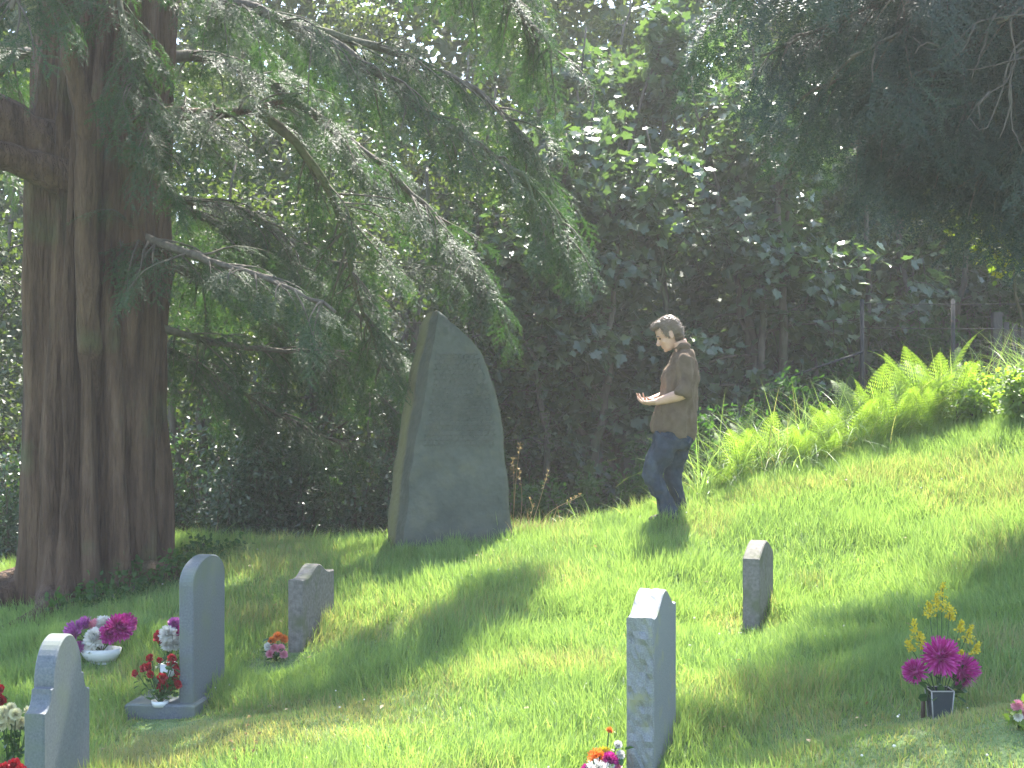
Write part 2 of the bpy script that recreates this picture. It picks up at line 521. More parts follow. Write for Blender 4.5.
def build_grass():
    n = 580000
    y = np.sqrt(rng.random(n) * (14.0 ** 2 - 4.9 ** 2) + 4.9 ** 2)
    x = (rng.random(n) * 2 - 1) * (.372 * y + 1.1)
    e = edge(x) + .35 * (n2(x, y, 2.3) - .5)
    keep = y < e
    yew = np.exp(-((x + 3.45) / 1.0) ** 2 - ((y - 11.4) / .75) ** 2)
    keep &= rng.random(n) > yew * 1.05
    keep &= rng.random(n) > .35 * (n2(x, y, 5.0) < .3)
    for (sx, sy, r) in STONES:
        keep &= (x - sx) ** 2 + (y - sy) ** 2 > r * r
    x, y = x[keep], y[keep]
    n = len(x)
    big = n2(x, y, .9); mid = n2(x, y, 2.6); sm = n2(x, y, 7.0)
    L = .045 + .085 * rng.random(n) + .06 * np.clip(mid * 1.6 - .5, 0, 1) + .05 * np.clip(sm * 2 - 1, 0, 1)
    dry = np.clip((n2(x, y, 1.7) - .62) * 2.2, 0, 1) * .6
    m1 = np.exp(-(((x - 2.05) / .85) ** 2) ** 2 - (((y - 6.55) / .75) ** 2) ** 2)          # mound on the right
    m2 = np.exp(-(((x + 1.35) / .95) ** 2) ** 2 - (((y - 7.85) / .55) ** 2) ** 2)        # mown strip on the left
    m3 = .7 * np.exp(-((x + 1.9) / .6) ** 2 - ((y - 11.2) / .7) ** 2)                    # thin rough patch beside the yew
    mown = np.clip(m1 + m2, 0, 1)
    L *= 1 - .70 * mown - .3 * m3
    dry = np.clip(dry + .50 * m1 * (.4 + n2(x, y, 4)) + .75 * m2 * (.4 + n2(x, y, 4)) + .5 * m3, 0, .95)
    dry = np.where(rng.random(n) < dry, .55 + .45 * rng.random(n), dry * .25)
    # longer by the wood's edge and where the mower does not reach
    ed = np.clip(1 - (edge(x) - y) / .45, 0, 1)
    L += ed * .10 * rng.random(n)
    for (sx, sy, r) in STONES:
        dd = np.sqrt((x - sx) ** 2 + (y - sy) ** 2)
        L += .05 * np.exp(-((dd - r) / .14) ** 2) * rng.random(n) * (1 - .6 * mown)
    for (sx, sy, r) in SHORT:
        L *= 1 - .65 * np.exp(-(((x - sx) ** 2 + (y - sy) ** 2) / r ** 2) ** 2)
    ang = n2(x, y, 1.2) * 9 + rng.normal(0, 1.5, n)
    lean = np.clip(rng.normal(.48, .32, n), .03, 1.4)
    W = .0046 + .0042 * rng.random(n)
    V, Fs, k = blades(x, y, L, W, lean, ang)
    o = mk('lawn_grass', [(V, Fs, 0)], M['grass'], attrs={'dry': np.repeat(dry, k)})
    tag(o, 'short bright lawn grass over the sloping graveyard', 'grass', None, 'stuff')

    # long arching grass along the bank
    n = 7500
    x = rng.uniform(1.3, 6.2, n)
    x = np.concatenate([x, rng.uniform(-3.2, 1.4, 700)])
    n = len(x)
    y = edge(x) + rng.normal(-.02, .20, n)
    cl = n2(x, y, 3.0)
    keep = rng.random(n) < np.clip(cl * 2 - .45, .08, 1)
    x, y = x[keep], y[keep]
    n = len(x)
    L = np.where(x > 1.6, rng.uniform(.28, 1.0, n), rng.uniform(.14, .34, n))
    az = rng.random(n) * 6.28
    V, Fs, k = blades(x, y, L, rng.uniform(.007, .013, n), np.clip(rng.normal(1.0, .4, n), .2, 2.1), az, seg=6, curl=1.35)
    o = mk('long_grass', [(V, Fs, 0)], M['grass'], attrs={'dry': np.repeat(np.where(rng.random(n) < .12, .8, 0), k)})
    tag(o, 'long arching grass along the edge of the wood', 'grass', None, 'stuff')

    # clover heads and fallen leaves
    n = 260
    y = np.sqrt(rng.random(n) * (12.2 ** 2 - 5.6 ** 2) + 5.6 ** 2)
    x = (rng.random(n) * 2 - 1) * (.36 * y)
    k = (n2(x, y, 1.4) > .62) & (y < edge(x) - .3)
    x, y = x[k], y[k]
    n = len(x)
    pos = np.stack([x, y, gz_many(x, y) + rng.uniform(.04, .09, n)], 1)
    T = ell((0, 0, 0), (1, 1, .8), nu=6, nv=4)
    V, Fs = scatter(T, pos, np.repeat(np.eye(3)[None], n, 0), rng.uniform(.004, .008, n))
    tag(mk('clover_flowers', [(V, Fs, 0)], M['white_petal']), 'tiny white clover heads scattered in the lawn', 'clover', None, 'stuff')
    n = 150
    y = np.sqrt(rng.random(n) * (12.2 ** 2 - 5.6 ** 2) + 5.6 ** 2)
    x = (rng.random(n) * 2 - 1) * (.36 * y)
    pos = np.stack([x, y, gz_many(x, y) + rng.uniform(.03, .07, n)], 1)
    T = (np.array([[0, 0, 0], [.4, .28, .1], [1, 0, 0], [.4, -.28, .1]]), [np.array([[0, 1, 2], [0, 2, 3]])])
    R = frames(nrm(rng.normal(size=(n, 3)) * [1, 1, .3]), nrm(rng.normal(size=(n, 3)) * .4 + [0, 0, 1]))
    V, Fs = scatter(T, pos, R, rng.uniform(.02, .045, n))
    tag(mk('fallen_leaves', [(V, Fs, 0)], M['straw']), 'dry fallen leaves scattered on the lawn', 'leaves', None, 'stuff')
# ------------------------------------------------------------------ foliage templates
def needle_spray(L, pairs, nl, nw, sides, r, droop=.25, sidelen=.4):
    """a flat spray: central twig with ranked needles and a few side twigs"""
    tri, V = [], []
    def axis(p0, d0, ln, np_, nlen):
        p = np.array(p0, float); d = np.array(d0, float)
        for i in range(np_):
            t = i / max(1, np_ - 1)
            q = p + d * ln * t + np.array([0, 0, -droop * ln * t * t])
            lat = np.array([-d[1], d[0], 0])
            for s in (-1, 1):
                a = q + np.array([0, 0, r.normal(0, .004)])
                tip = a + (d * .55 + lat * s * .85) * nlen * (1 - .45 * t) * r.uniform(.8, 1.15) + np.array([0, 0, r.normal(0, .25) * nlen])
                b = len(V)
                V.extend([a - d * nw * .5, a + d * nw * .5, tip])
                tri.append([b, b + 1, b + 2])
        # stem as a thin strip
        b = len(V)
        e = p + d * ln + np.array([0, 0, -droop * ln])
        lat = np.array([-d[1], d[0], 0]) * .0022
        V.extend([p - lat, p + lat, e]); tri.append([b, b + 1, b + 2])
    axis((0, 0, 0), (1, 0, 0), L, pairs, nl)
    for i in range(sides):
        t = .12 + .7 * (i + r.random() * .5) / sides
        s = 1 if i % 2 else -1
        a = s * r.uniform(.55, .95)
        axis((L * t, 0, -droop * L * t * t), (math.cos(a), math.sin(a), 0), L * sidelen * (1.1 - .6 * t), max(4, int(pairs * .45)), nl * .9)
    return np.array(V), [np.array(tri)]


rt = np.random.default_rng(21)
YEW_SPRAYS = [needle_spray(.24, 20, .023, .0062, 6, rt, .3) for _ in range(4)]
CYP_SPRAYS = [needle_spray(.42, 20, .032, .010, 8, rt, .35, .5) for _ in range(4)]

def poly_leaf(outline, fold=.12):
    """outline of half a leaf (x along the leaf, y out), mirrored, fanned from the midrib"""
    o = np.array(outline, float)
    top = [[x, y, fold * y] for x, y in o]
    bot = [[x, -y, fold * y] for x, y in o[::-1]]
    V = np.array([[.0, 0, 0]] + top + [[1, 0, -.06]] + bot + [[.42, 0, -.02]])
    k = len(V) - 1
    idx = list(range(k))
    tri = [[k, idx[i], idx[(i + 1) % k]] for i in range(k)]
    return V, [np.array(tri)]

SYC = poly_leaf([(-.06, .16), (-.10, .46), (.16, .36), (.30, .62), (.44, .48), (.56, .50), (.54, .28), (.74, .24), (.86, .10)], .16)
HAZ = poly_leaf([(.18, .30), (.52, .40), (.82, .20)], .2)
LANCE = poly_leaf([(.3, .17), (.65, .14)], .2)
OVAL = poly_leaf([(.25, .27), (.7, .26)], .25)


def bundle(Ts, pos, R, sc):
    k = rng.integers(0, len(Ts), len(pos))
    parts = []
    for i, T in enumerate(Ts):
        m = k == i
        if m.any():
            parts.append(scatter(T, pos[m], R[m], sc[m]))
    return parts


def resample(pts, step):
    pts = np.asarray(pts, float)
    # smooth (Catmull-Rom) then by arc length
    ext = np.vstack([2 * pts[0] - pts[1], pts, 2 * pts[-1] - pts[-2]])
    out = []
    for i in range(1, len(ext) - 2):
        p0, p1, p2, p3 = ext[i - 1:i + 3]
        for t in np.linspace(0, 1, 10, endpoint=False):
            out.append(.5 * (2 * p1 + (p2 - p0) * t + (2 * p0 - 5 * p1 + 4 * p2 - p3) * t * t + (3 * p1 - p0 - 3 * p2 + p3) * t ** 3))
    out.append(pts[-1])
    out = np.array(out)
    s = np.concatenate([[0], np.cumsum(np.linalg.norm(np.diff(out, axis=0), axis=1))])
    n = max(3, int(s[-1] / step) + 1)
    u = np.linspace(0, s[-1], n)
    return np.stack([np.interp(u, s, out[:, k]) for k in range(3)], 1)


def conifer_limb(pts, r0, r1, r, sec_every=.16, sec_len=(.5, 1.2), start=.12, spray_every=.075, droop=.42, hang=.24, bare=0.0):
    """one limb: returns limb tube, twig tubes, spray anchors (pos, dir, up)"""
    p = resample(pts, .12)
    rad = np.linspace(r0, r1, len(p)) * (1 + .08 * np.sin(np.arange(len(p)) * 1.3))
    p = p + r.normal(0, .008, p.shape) * (np.arange(len(p))[:, None] > 1)
    limb = tube(p, rad, 8)
    twigs, A, D, U = [], [], [], []
    Ltot = .12 * len(p)
    ns = int(Ltot / sec_every)
    for i in range(ns):
        t = start + (1 - start) * (i + r.random()) / ns
        k = min(len(p) - 2, int(t * (len(p) - 1)))
        tg = nrm(p[k + 1] - p[k])
        s = 1 if r.random() < .5 else -1
        lat = nrm(np.cross(tg, [0, 0, 1.0])) * s
        d = nrm(tg * r.uniform(.2, .9) + lat * r.uniform(.3, 1.0) + np.array([0, 0, r.uniform(-.3, .3)]))
        ln = r.uniform(*sec_len) * (1.1 - .55 * t)
        m = 6
        q = [p[k]]
        dd = d.copy()
        for j in range(m):
            dd = nrm(dd + np.array([0, 0, -droop / m * (1 + j * .3)]) + r.normal(0, .09, 3))
            q.append(q[-1] + dd * ln / m)
        q = np.array(q)
        twigs.append(tube(q, np.linspace(min(.012, r0 * .3), .0025, m + 1), 4, cap=False))
        if r.random() < bare:
            continue
        nsp = max(3, int(ln / spray_every))
        for j in range(nsp):
            u = .1 + .9 * (j + r.random() * .6) / nsp
            f = u * m
            a = min(m - 1, int(f))
            pos = q[a] + (q[a + 1] - q[a]) * (f - a)
            td = nrm(q[a + 1] - q[a])
            l2 = nrm(np.cross(td, [0, 0, 1.0]) + 1e-6) * (1 if j % 2 else -1)
            A.append(pos)
            D.append(nrm(td * .7 + l2 * r.uniform(.3, .9) + np.array([0, 0, -hang * r.uniform(.2, 1.4)])))
            U.append(nrm(np.array([0, 0, 1.0]) + r.normal(0, .35, 3)))
        A.append(q[-1]); D.append(nrm(dd + [0, 0, -.1])); U.append(nrm(np.array([0, 0, 1.0]) + r.normal(0, .2, 3)))
    return limb, twigs, A, D, U


# ------------------------------------------------------------------ the old yew
def fluted_trunk(base, pts, radii, r, lobes=9, depth=.34, step=.06, flare=.5, nang=150):
    pts = resample(pts, step)
    m = len(pts)
    rad = np.interp(np.linspace(0, 1, m), np.linspace(0, 1, len(radii)), radii)
    ph = r.uniform(0, 6.28, 6)
    # random groove angles
    ga = np.sort(r.uniform(0, 6.28, lobes + 4)); gd = r.uniform(.5, 1.2, lobes + 4); gw = r.uniform(.06, .16, lobes + 4)
    def bumps(i, ang):
        z = pts[i][2] - base[2]
        wa = ang + .10 * math.sin(z * .8 + ph[4]) + .22 * np.sin(2 * ang + ph[5] + .25 * z) + .10 * np.sin(3 * ang - .5 * z)
        col = np.abs(np.sin(wa * lobes * .75 + ph[0]))
        b = 1 - depth * (1 - col ** .55) * (.65 + .35 * np.sin(2 * ang + ph[2] + z * .5))
        for a0, dd, w in zip(ga, gd, gw):
            c = a0 + .16 * math.sin(z * .9 + a0 * 3) + .05 * math.sin(z * 3.1 + a0)
            da = (ang - c + math.pi) % (2 * math.pi) - math.pi
            b -= depth * .35 * dd * np.exp(-(da / w) ** 2)
        b += .045 * np.sin(5 * ang + ph[0] + z * .4) + .03 * np.sin(11 * ang + ph[1] - z * .7) + .012 * np.sin(31 * ang + ph[2] + z * 1.5)
        b += flare * math.exp(-max(z, 0) / .22) * (.55 + .45 * np.sin(7 * ang + ph[3])) * .6
        b += .03 * np.array([noise.noise(Vector((math.cos(a) * 3, math.sin(a) * 3, z * 2.2))) for a in ang])
        return b
    return tube(pts, rad, nang, cap=True, bumps=bumps)


def build_yew():
    r = np.random.default_rng(5)
    Y0 = 11.55
    bx = (95 - 512) / F * Y0
    base = np.array([bx, Y0, float(gz(bx, Y0)[0]) - .12])
    root = thing('yew_tree', 'ancient yew with a broad fluted red-brown trunk and drooping needled boughs, left', 'tree', tuple(base))
    b = base
    tr = fluted_trunk(np.zeros(3), [(0, 0, 0), (.0, 0, .7), (.0, .02, 1.6), (.0, .03, 2.6), (.02, .05, 3.6), (.06, .1, 4.6), (.2, .1, 6), (.4, 0, 8)],
                      [.62, .60, .595, .59, .57, .54, .42, .26], r)
    roots = []
    for a, ln in ((2.9, 1.5), (3.5, 1.1), (4.3, .8), (5.6, .7), (2.2, 1.0)):
        q = []
        for k in range(8):
            t = k / 7
            rr = .45 + ln * t
            an = a + .25 * math.sin(t * 3)
            x, y = math.cos(an) * rr, math.sin(an) * rr
            q.append((x, y, float(gz(x + b[0], y + b[1])[0]) - b[2] + .10 - .13 * t))
        roots.append(tube(resample(q, .1), np.linspace(.15, .03, len(resample(q, .1))), 9))
    mk('trunk', [merge([tr] + roots)], M['yew_bark'], root)
    limbs = [
        # (points, r0, r1, options, bark)
        ([P(135, 115, 11.4), P(190, 114, 11.2), P(240, 112, 11.0), P(282, 100, 10.9)], .075, .022, dict(sec_every=.07, sec_len=(.5, 1.1)), 'yew_bark'),
        ([P(258, 112, 11.0), P(290, 138, 11.1), P(325, 185, 11.3), P(345, 235, 11.55), P(358, 300, 11.85), P(388, 372, 12.15)], .042, .012,
         dict(sec_every=.06, sec_len=(.4, .9), start=.2), 'moss_bark'),
        ([P(120, -40, 11.4), P(230, 0, 11.0), P(330, 40, 11.0), P(400, 92, 11.05), P(470, 140, 11.1), P(540, 190, 11.15), P(575, 250, 11.2)], .055, .010,
         dict(sec_every=.072, sec_len=(.5, 1.15), start=.15), 'bark'),
        ([P(300, 26, 11.0), P(420, 62, 11.3), P(500, 110, 11.5), P(545, 180, 11.6), P(570, 270, 11.6)], .038, .012, dict(sec_every=.07, sec_len=(.5, 1.0)), 'bark'),
        ([P(112, 225, 11.7), P(150, 240, 11.25), P(215, 262, 10.8), P(275, 282, 10.5), P(335, 312, 10.3)], .045, .012, dict(sec_every=.075, sec_len=(.4, .85), start=.1), 'bark'),
        ([P(150, 325, 11.7), P(230, 345, 12.3), P(320, 352, 12.7), P(395, 350, 12.9)], .035, .010, dict(sec_every=.065, sec_len=(.4, .8)), 'bark'),
        ([P(130, 60, 11.8), P(220, 60, 12.2), P(320, 120, 12.4), P(420, 200, 12.5), P(500, 300, 12.4)], .06, .012, dict(sec_every=.06, sec_len=(.5, 1.1)), 'bark'),
        ([P(150, 195, 11.9), P(240, 210, 12.3), P(330, 262, 12.5), P(440, 268, 12.6)], .045, .012, dict(sec_every=.065, sec_len=(.4, .9)), 'bark'),
        ([P(140, 250, 12.0), P(220, 290, 12.9), P(310, 345, 13.4), P(400, 415, 13.6)], .04, .010, dict(sec_every=.055, sec_len=(.5, 1.0)), 'bark'),
        ([P(140, 330, 12.0), P(210, 375, 12.9), P(280, 415, 13.3), P(350, 450, 13.5)], .035, .009, dict(sec_every=.06, sec_len=(.4, .9)), 'bark'),
        ([P(140, 190, 12.0), P(260, 245, 12.9), P(360, 315, 13.3), P(420, 390, 13.4)], .04, .010, dict(sec_every=.06, sec_len=(.4, .9)), 'bark'),
        # thick boughs to the left
        ([P(80, 165, 11.4), P(30, 140, 11.2), P(-30, 110, 11.0), P(-140, 60, 10.6), P(-260, 60, 10.2)], .27, .08, dict(sec_every=.065, sec_len=(.6, 1.2), start=.45), 'yew_bark'),
        ([P(70, 180, 11.2), P(10, 158, 10.9), P(-60, 160, 10.5), P(-160, 200, 10.0)], .15, .05, dict(sec_every=.14, sec_len=(.5, 1.0), start=.55), 'yew_bark'),
        # stem growing up in front of the trunk
        ([P(94, 430, 11.35), P(89, 340, 11.06), P(86, 240, 10.9), P(86, 170, 10.85), P(84, 110, 10.8), P(70, 55, 10.7), P(62, 0, 10.6), P(50, -90, 10.5)], .10, .075,
         dict(sec_every=.5, sec_len=(.3, .7), start=.5, bare=1.0), 'yew_bark'),
        # upper boughs, out over the grass and back
        ([P(110, -160, 11.3), P(170, -210, 10.2), P(240, -190, 9.4), P(330, -130, 9.2), P(390, -60, 9.1)], .09, .015, dict(sec_every=.12, sec_len=(.5, 1.1), start=.3), 'bark'),
        ([P(90, -80, 11.3), P(60, -120, 10.2), P(30, -60, 9.6), P(10, 10, 9.3)], .09, .015, dict(sec_every=.06, sec_len=(.5, 1.1), start=.3), 'bark'),
        ([P(110, -20, 11.0), P(120, 0, 10.6), P(130, 60, 10.5), P(150, 130, 10.45), P(165, 190, 10.4)], .03, .008, dict(sec_every=.05, sec_len=(.35, .7), start=.1), 'bark'),
        ([P(130, -160, 11.5), P(280, -150, 11.2), P(420, -80, 11.2), P(500, -10, 11.4), P(560, 60, 11.6)], .09, .015, dict(sec_every=.06, sec_len=(.6, 1.2), start=.2), 'bark'),
        ([P(80, -120, 11.8), P(0, -100, 12.6), P(-80, -20, 13), P(-120, 80, 13.2)], .10, .015, dict(sec_every=.065, sec_len=(.6, 1.2), start=.2), 'bark'),
        ([P(60, 60, 11.9), P(10, 60, 12.5), P(-40, 150, 12.8), P(-60, 300, 12.9)], .06, .012, dict(sec_every=.06, sec_len=(.5, 1.1), start=.1), 'bark'),
        ([P(110, 10, 12.0), P(170, -20, 12.8), P(250, 10, 13.4), P(350, 60, 13.7)], .07, .012, dict(sec_every=.065, sec_len=(.6, 1.2), start=.2), 'bark'),
        ([P(120, -260, 11.6), P(60, -330, 10.6), P(160, -300, 9.4), P(260, -220, 8.4)], .10, .015, dict(sec_every=.22, sec_len=(.6, 1.3), start=.2), 'bark'),
        ([P(100, -300, 11.6), P(-60, -300, 11.2), P(-200, -200, 10.6)], .10, .02, dict(sec_every=.14, sec_len=(.6, 1.3), start=.2), 'bark'),
    ]
    A, D, U, tw = [], [], [], []
    for pts, r0, r1, kw, bark in limbs:
        limb, twigs, a, d, u = conifer_limb([np.asarray(p) - b for p in pts], r0, r1, r, **kw)
        br = mk('branch', [merge([limb])], M[bark], root)
        if len(twigs) > 8:
            mk('twigs', [merge(twigs)], M['bark'], br)
        A += a; D += d; U += u
    A, D, U = np.array(A), np.array(D), np.array(U)
    R = frames(D, U)
    parts = bundle(YEW_SPRAYS, A, R, r.uniform(.7, 1.4, len(A)))
    print('yew sprays', len(A))
    mk('crown', [merge(parts)], M['yew_leaf'], root, smooth=False)


def build_cypress():
    """dark conifer whose boughs hang in from the upper right"""
    r = np.random.default_rng(8)
    base = np.array([6.3, 10.4, 0.0]); base[2] = float(gz(6.3, 10.4)[0]) - .1
    root = thing('cypress_tree', 'dark blue-green conifer overhanging the slope at the upper right', 'tree', tuple(base))
    b = base
    tr = fluted_trunk(np.zeros(3), [(0, 0, 0), (0, 0, 1.5), (.05, 0, 3), (.1, 0, 6), (.1, 0, 9)], [.34, .30, .27, .18, .06], r, lobes=5, depth=.08, nang=40)
    mk('trunk', [merge([tr])], M['bark'], root)
    tips = [((730, 10), 9.6, -60), ((760, 70), 9.8, -20), ((800, 110), 10.0, 30), ((845, 160), 10.1, 80), ((880, 195), 10.2, 130), ((920, 205), 10.0, 150),
            ((960, 225), 9.8, 170), ((1005, 240), 9.9, 190), ((850, 70), 9.3, 0), ((900, 120), 9.4, 60), ((950, 150), 9.5, 100), ((1000, 190), 9.5, 140),
            ((790, -20), 10.6, -110), ((860, 30), 10.6, -40), ((920, 90), 10.7, 20), ((980, 140), 10.6, 80), ((1040, 230), 10.4, 160),
            ((760, -60), 9.9, -160), ((830, -60), 9.2, -160), ((920, 20), 9.0, -60), ((1000, 60), 8.9, 0), ((1060, 160), 9.0, 120), ((890, -40), 9.8, -120),
            ((850, 110), 11.2, 30), ((920, 150), 11.3, 80), ((990, 190), 11.2, 120), ((800, 40), 11.3, -40), ((960, 30), 9.9, -40), ((1010, 110), 10.0, 50)]
    A, D, U = [], [], []
    for (tx, ty), Y, sy in tips:
        tip = P(tx, ty - (38 if tx > 870 else 12), Y)
        s = P(0, sy - 60, 10.4); s[0], s[1] = b[0] + .05, b[1]
        mid = s * .5 + tip * .5 + np.array([0, 0, .35])
        m2 = s * .22 + tip * .78 + np.array([0, 0, .22])
        limb, twigs, a, d, u = conifer_limb([s - b, mid - b, m2 - b, tip - b], .05, .010, r, sec_every=.09, sec_len=(.5, 1.0), start=.25,
                                            spray_every=.11, droop=.65, hang=.45)
        br = mk('branch', [merge([limb])], M['bark'], root)
        mk('twigs', [merge(twigs)], M['bark'], br)
        A += a; D += d; U += u
    # boughs behind and to the sides of the trunk, out of the picture
    for k in range(10):
        an = r.uniform(-1.9, 1.6); z = r.uniform(2.5, 8.0)
        ln = 2.6 * (1 - z / 11)
        q = [np.array([0, 0, z]), np.array([math.cos(an) * ln * .5, math.sin(an) * ln * .5, z + .1]), np.array([math.cos(an) * ln, math.sin(an) * ln, z - .5])]
        limb, twigs, a, d, u = conifer_limb(q, .05, .01, r, sec_every=.14, sec_len=(.6, 1.2), start=.2, spray_every=.13, droop=.75, hang=.55)
        br = mk('branch', [merge([limb])], M['bark'], root)
        A += a; D += d; U += u
    A, D, U = np.array(A), np.array(D), np.array(U)
    print('cypress sprays', len(A))
    mk('crown', [merge(bundle(CYP_SPRAYS, A, frames(D, U), r.uniform(.6, 1.2, len(A))))], M['cypress_leaf'], root, smooth=False)
    # bare dead twigs hanging in front
    tw = []
    dead = [[(1060, 20), (1015, 50), (1000, 95), (985, 130), (970, 118), ], [(1060, 30), (1018, 52), (1008, 80), (985, 96), (968, 118)],
            [(1016, 55), (1010, 90), (1014, 130), (1024, 152)], [(1012, 85), (1008, 115), (1000, 138)], [(1080, 10), (985, 20), (960, 40), (930, 50), (912, 36)],
            [(975, 25), (965, 45), (950, 62)], [(995, 15), (980, 55), (972, 78)], [(1080, 40), (1010, 62), (985, 68), (960, 70)], [(940, 48), (925, 42), (915, 54)],
            [(990, 92), (978, 105), (982, 120)]]
    for pl in dead:
        q = resample([P(x, y, 8.85 + .0012 * (1024 - x)) - b for x, y in pl], .05)
        q += r.normal(0, .004, q.shape)
        tw.append(tube(q, np.linspace(.011, .003, len(q)), 5))
    q = resample([np.array([.0, -.2, 3.9]), P(1180, -20, 9.3) - b, P(1080, 15, 8.8) - b], .1)
    tw.append(tube(q, np.linspace(.03, .012, len(q)), 6))
    tag(mk('dead_branch', [merge(tw)], M['dead_twig'], root), 'bare grey dead twigs')
# ------------------------------------------------------------------ broad-leaved trees and bushes
def broad_tree(name, label, base, h, stems, spread, Ts, leafmat, nleaf, lsize, r, bark='bark', r0=.07, low=.25, group=None, lean=(0, 0),
               droop=.25, normal_out=.5, clump=.13, cat='tree', nb=9, view_bias=None):
    bz = float(gz(base[0], base[1])[0]) - .08
    root = thing(name, label, cat, (base[0], base[1], bz), 0, group)
    tubes, anchors, outs = [], [], []
    for s in range(stems):
        az = r.uniform(0, 6.28); k = r.uniform(.05, .25) * (1 if stems > 1 else .4)
        top = np.array([math.cos(az) * k * h + lean[0] * h, math.sin(az) * k * h * .7 + lean[1] * h, h * r.uniform(.82, 1)])
        b0 = np.array([math.cos(az) * .16, math.sin(az) * .16, 0]) * (stems > 1)
        mid = b0 * .5 + top * .45 + r.normal(0, .05 * h, 3) * [1, 1, 0]
        st = resample([b0, mid, top], .25)
        st[1:] += r.normal(0, .02, st[1:].shape)
        rr = r0 * r.uniform(.7, 1.1)
        tubes.append(tube(st, np.linspace(rr, rr * .18, len(st)) ** 1.0, 8))
        for i in range(nb):
            t = low + (1 - low) * (i + r.random()) / nb
            p = st[min(len(st) - 1, int(t * (len(st) - 1)))]
            a = r.uniform(0, 6.28)
            ln = spread * r.uniform(.5, 1.05) * (1.15 - .75 * t)
            d = np.array([math.cos(a), math.sin(a), r.uniform(.15, .7)])
            q = [p]
            for j in range(5):
                d = nrm(d + np.array([0, 0, -droop * .35]) + r.normal(0, .14, 3))
                q.append(q[-1] + d * ln / 5)
            q = np.array(q)
            br = rr * .36 * (1.1 - .7 * t)
            tubes.append(tube(q, np.linspace(br, .006, 6), 5))
            for j in range(1, 6):
                for w in range(2):
                    dt = nrm(d * .5 + r.normal(0, .8, 3) + [0, 0, -.1])
                    e = q[j] + dt * ln * r.uniform(.2, .42)
                    m = (q[j] + e) / 2 + [0, 0, .03]
                    tubes.append(tube(np.array([q[j], m, e]), [.007, .005, .002], 3, cap=False))
                    anchors += [m, e, e * .5 + m * .5]
                    outs += [dt] * 3
                anchors.append(q[j]); outs.append(d)
    A = np.array(anchors); O = np.array(outs)
    k = r.integers(0, len(A), nleaf)
    pos = A[k] + r.normal(0, clump, (nleaf, 3)) * [1, 1, .7]
    ax = nrm(pos * [1, 1, 0] + 1e-6)
    D = nrm(O[k] * .5 + ax * .35 + r.normal(0, .55, (nleaf, 3)) + [0, 0, -.35])
    U = nrm(np.array([0, 0, .9]) + ax * normal_out + r.normal(0, .42, (nleaf, 3)))
    mk('trunk', [merge(tubes)], M[bark], root)
    mk('crown', [merge(bundle(Ts, pos, frames(D, U), lsize * r.uniform(.6, 1.25, nleaf)))], M[leafmat], root, smooth=False)
    return root


def bush(name, label, base, rx, ry, h, Ts, leafmat, nleaf, lsize, r, group=None, cat='bush', flat=.6, zoff=0.0, up=.8):
    bz = float(gz(base[0], base[1])[0]) - .04 + zoff
    root = thing(name, label, cat, (base[0], base[1], bz), 0, group)
    ns = max(8, int(18 * rx))
    tubes, A, O = [], [], []
    for s in range(ns):
        a = r.uniform(0, 6.28); k = math.sqrt(r.random())
        gx, gy = math.cos(a) * rx * k, math.sin(a) * ry * k
        z0 = float(gz(base[0] + gx * .5, base[1] + gy * .5)[0]) - bz - .03
        z1 = float(gz(base[0] + gx, base[1] + gy)[0]) - bz
        top = np.array([gx, gy, z1 + h * (1 - .45 * k * k) * r.uniform(.7, 1.08)])
        q = resample([np.array([gx * .5, gy * .5, z0]), np.array([gx * .8, gy * .8, z0 * .5 + top[2] * .5]), top], .15)
        q[1:] += r.normal(0, .015, q[1:].shape)
        tubes.append(tube(q, np.linspace(.011, .003, len(q)), 4, cap=False))
        for j in range(1, len(q)):
            for w in range(3):
                d = nrm(r.normal(0, 1, 3) + [0, 0, .15])
                e = q[j] + d * r.uniform(.1, .32) * min(1, h)
                tubes.append(tube(np.array([q[j], (q[j] + e) / 2 + [0, 0, .02], e]), [.004, .003, .0015], 3, cap=False))
                A += [e, (q[j] + e) / 2]; O += [d, d]
    A, O = np.array(A), np.array(O)
    k = r.integers(0, len(A), nleaf)
    pos = A[k] + r.normal(0, .05, (nleaf, 3))
    ax = nrm(pos * [1, 1, 0] + 1e-6)
    D = nrm(O[k] * .6 + ax * .3 + r.normal(0, .5, (nleaf, 3)) + [0, 0, -.15])
    U = nrm(np.array([0, 0, up]) + ax * .5 + r.normal(0, .5, (nleaf, 3)))
    mk('stems', [merge(tubes)], M['bark'], root)
    mk('foliage', [merge(bundle(Ts, pos, frames(D, U), lsize * r.uniform(.6, 1.2, nleaf)))], M[leafmat], root, smooth=False)
    return root


def X_at(px, Y): return (px - 512) / F * Y


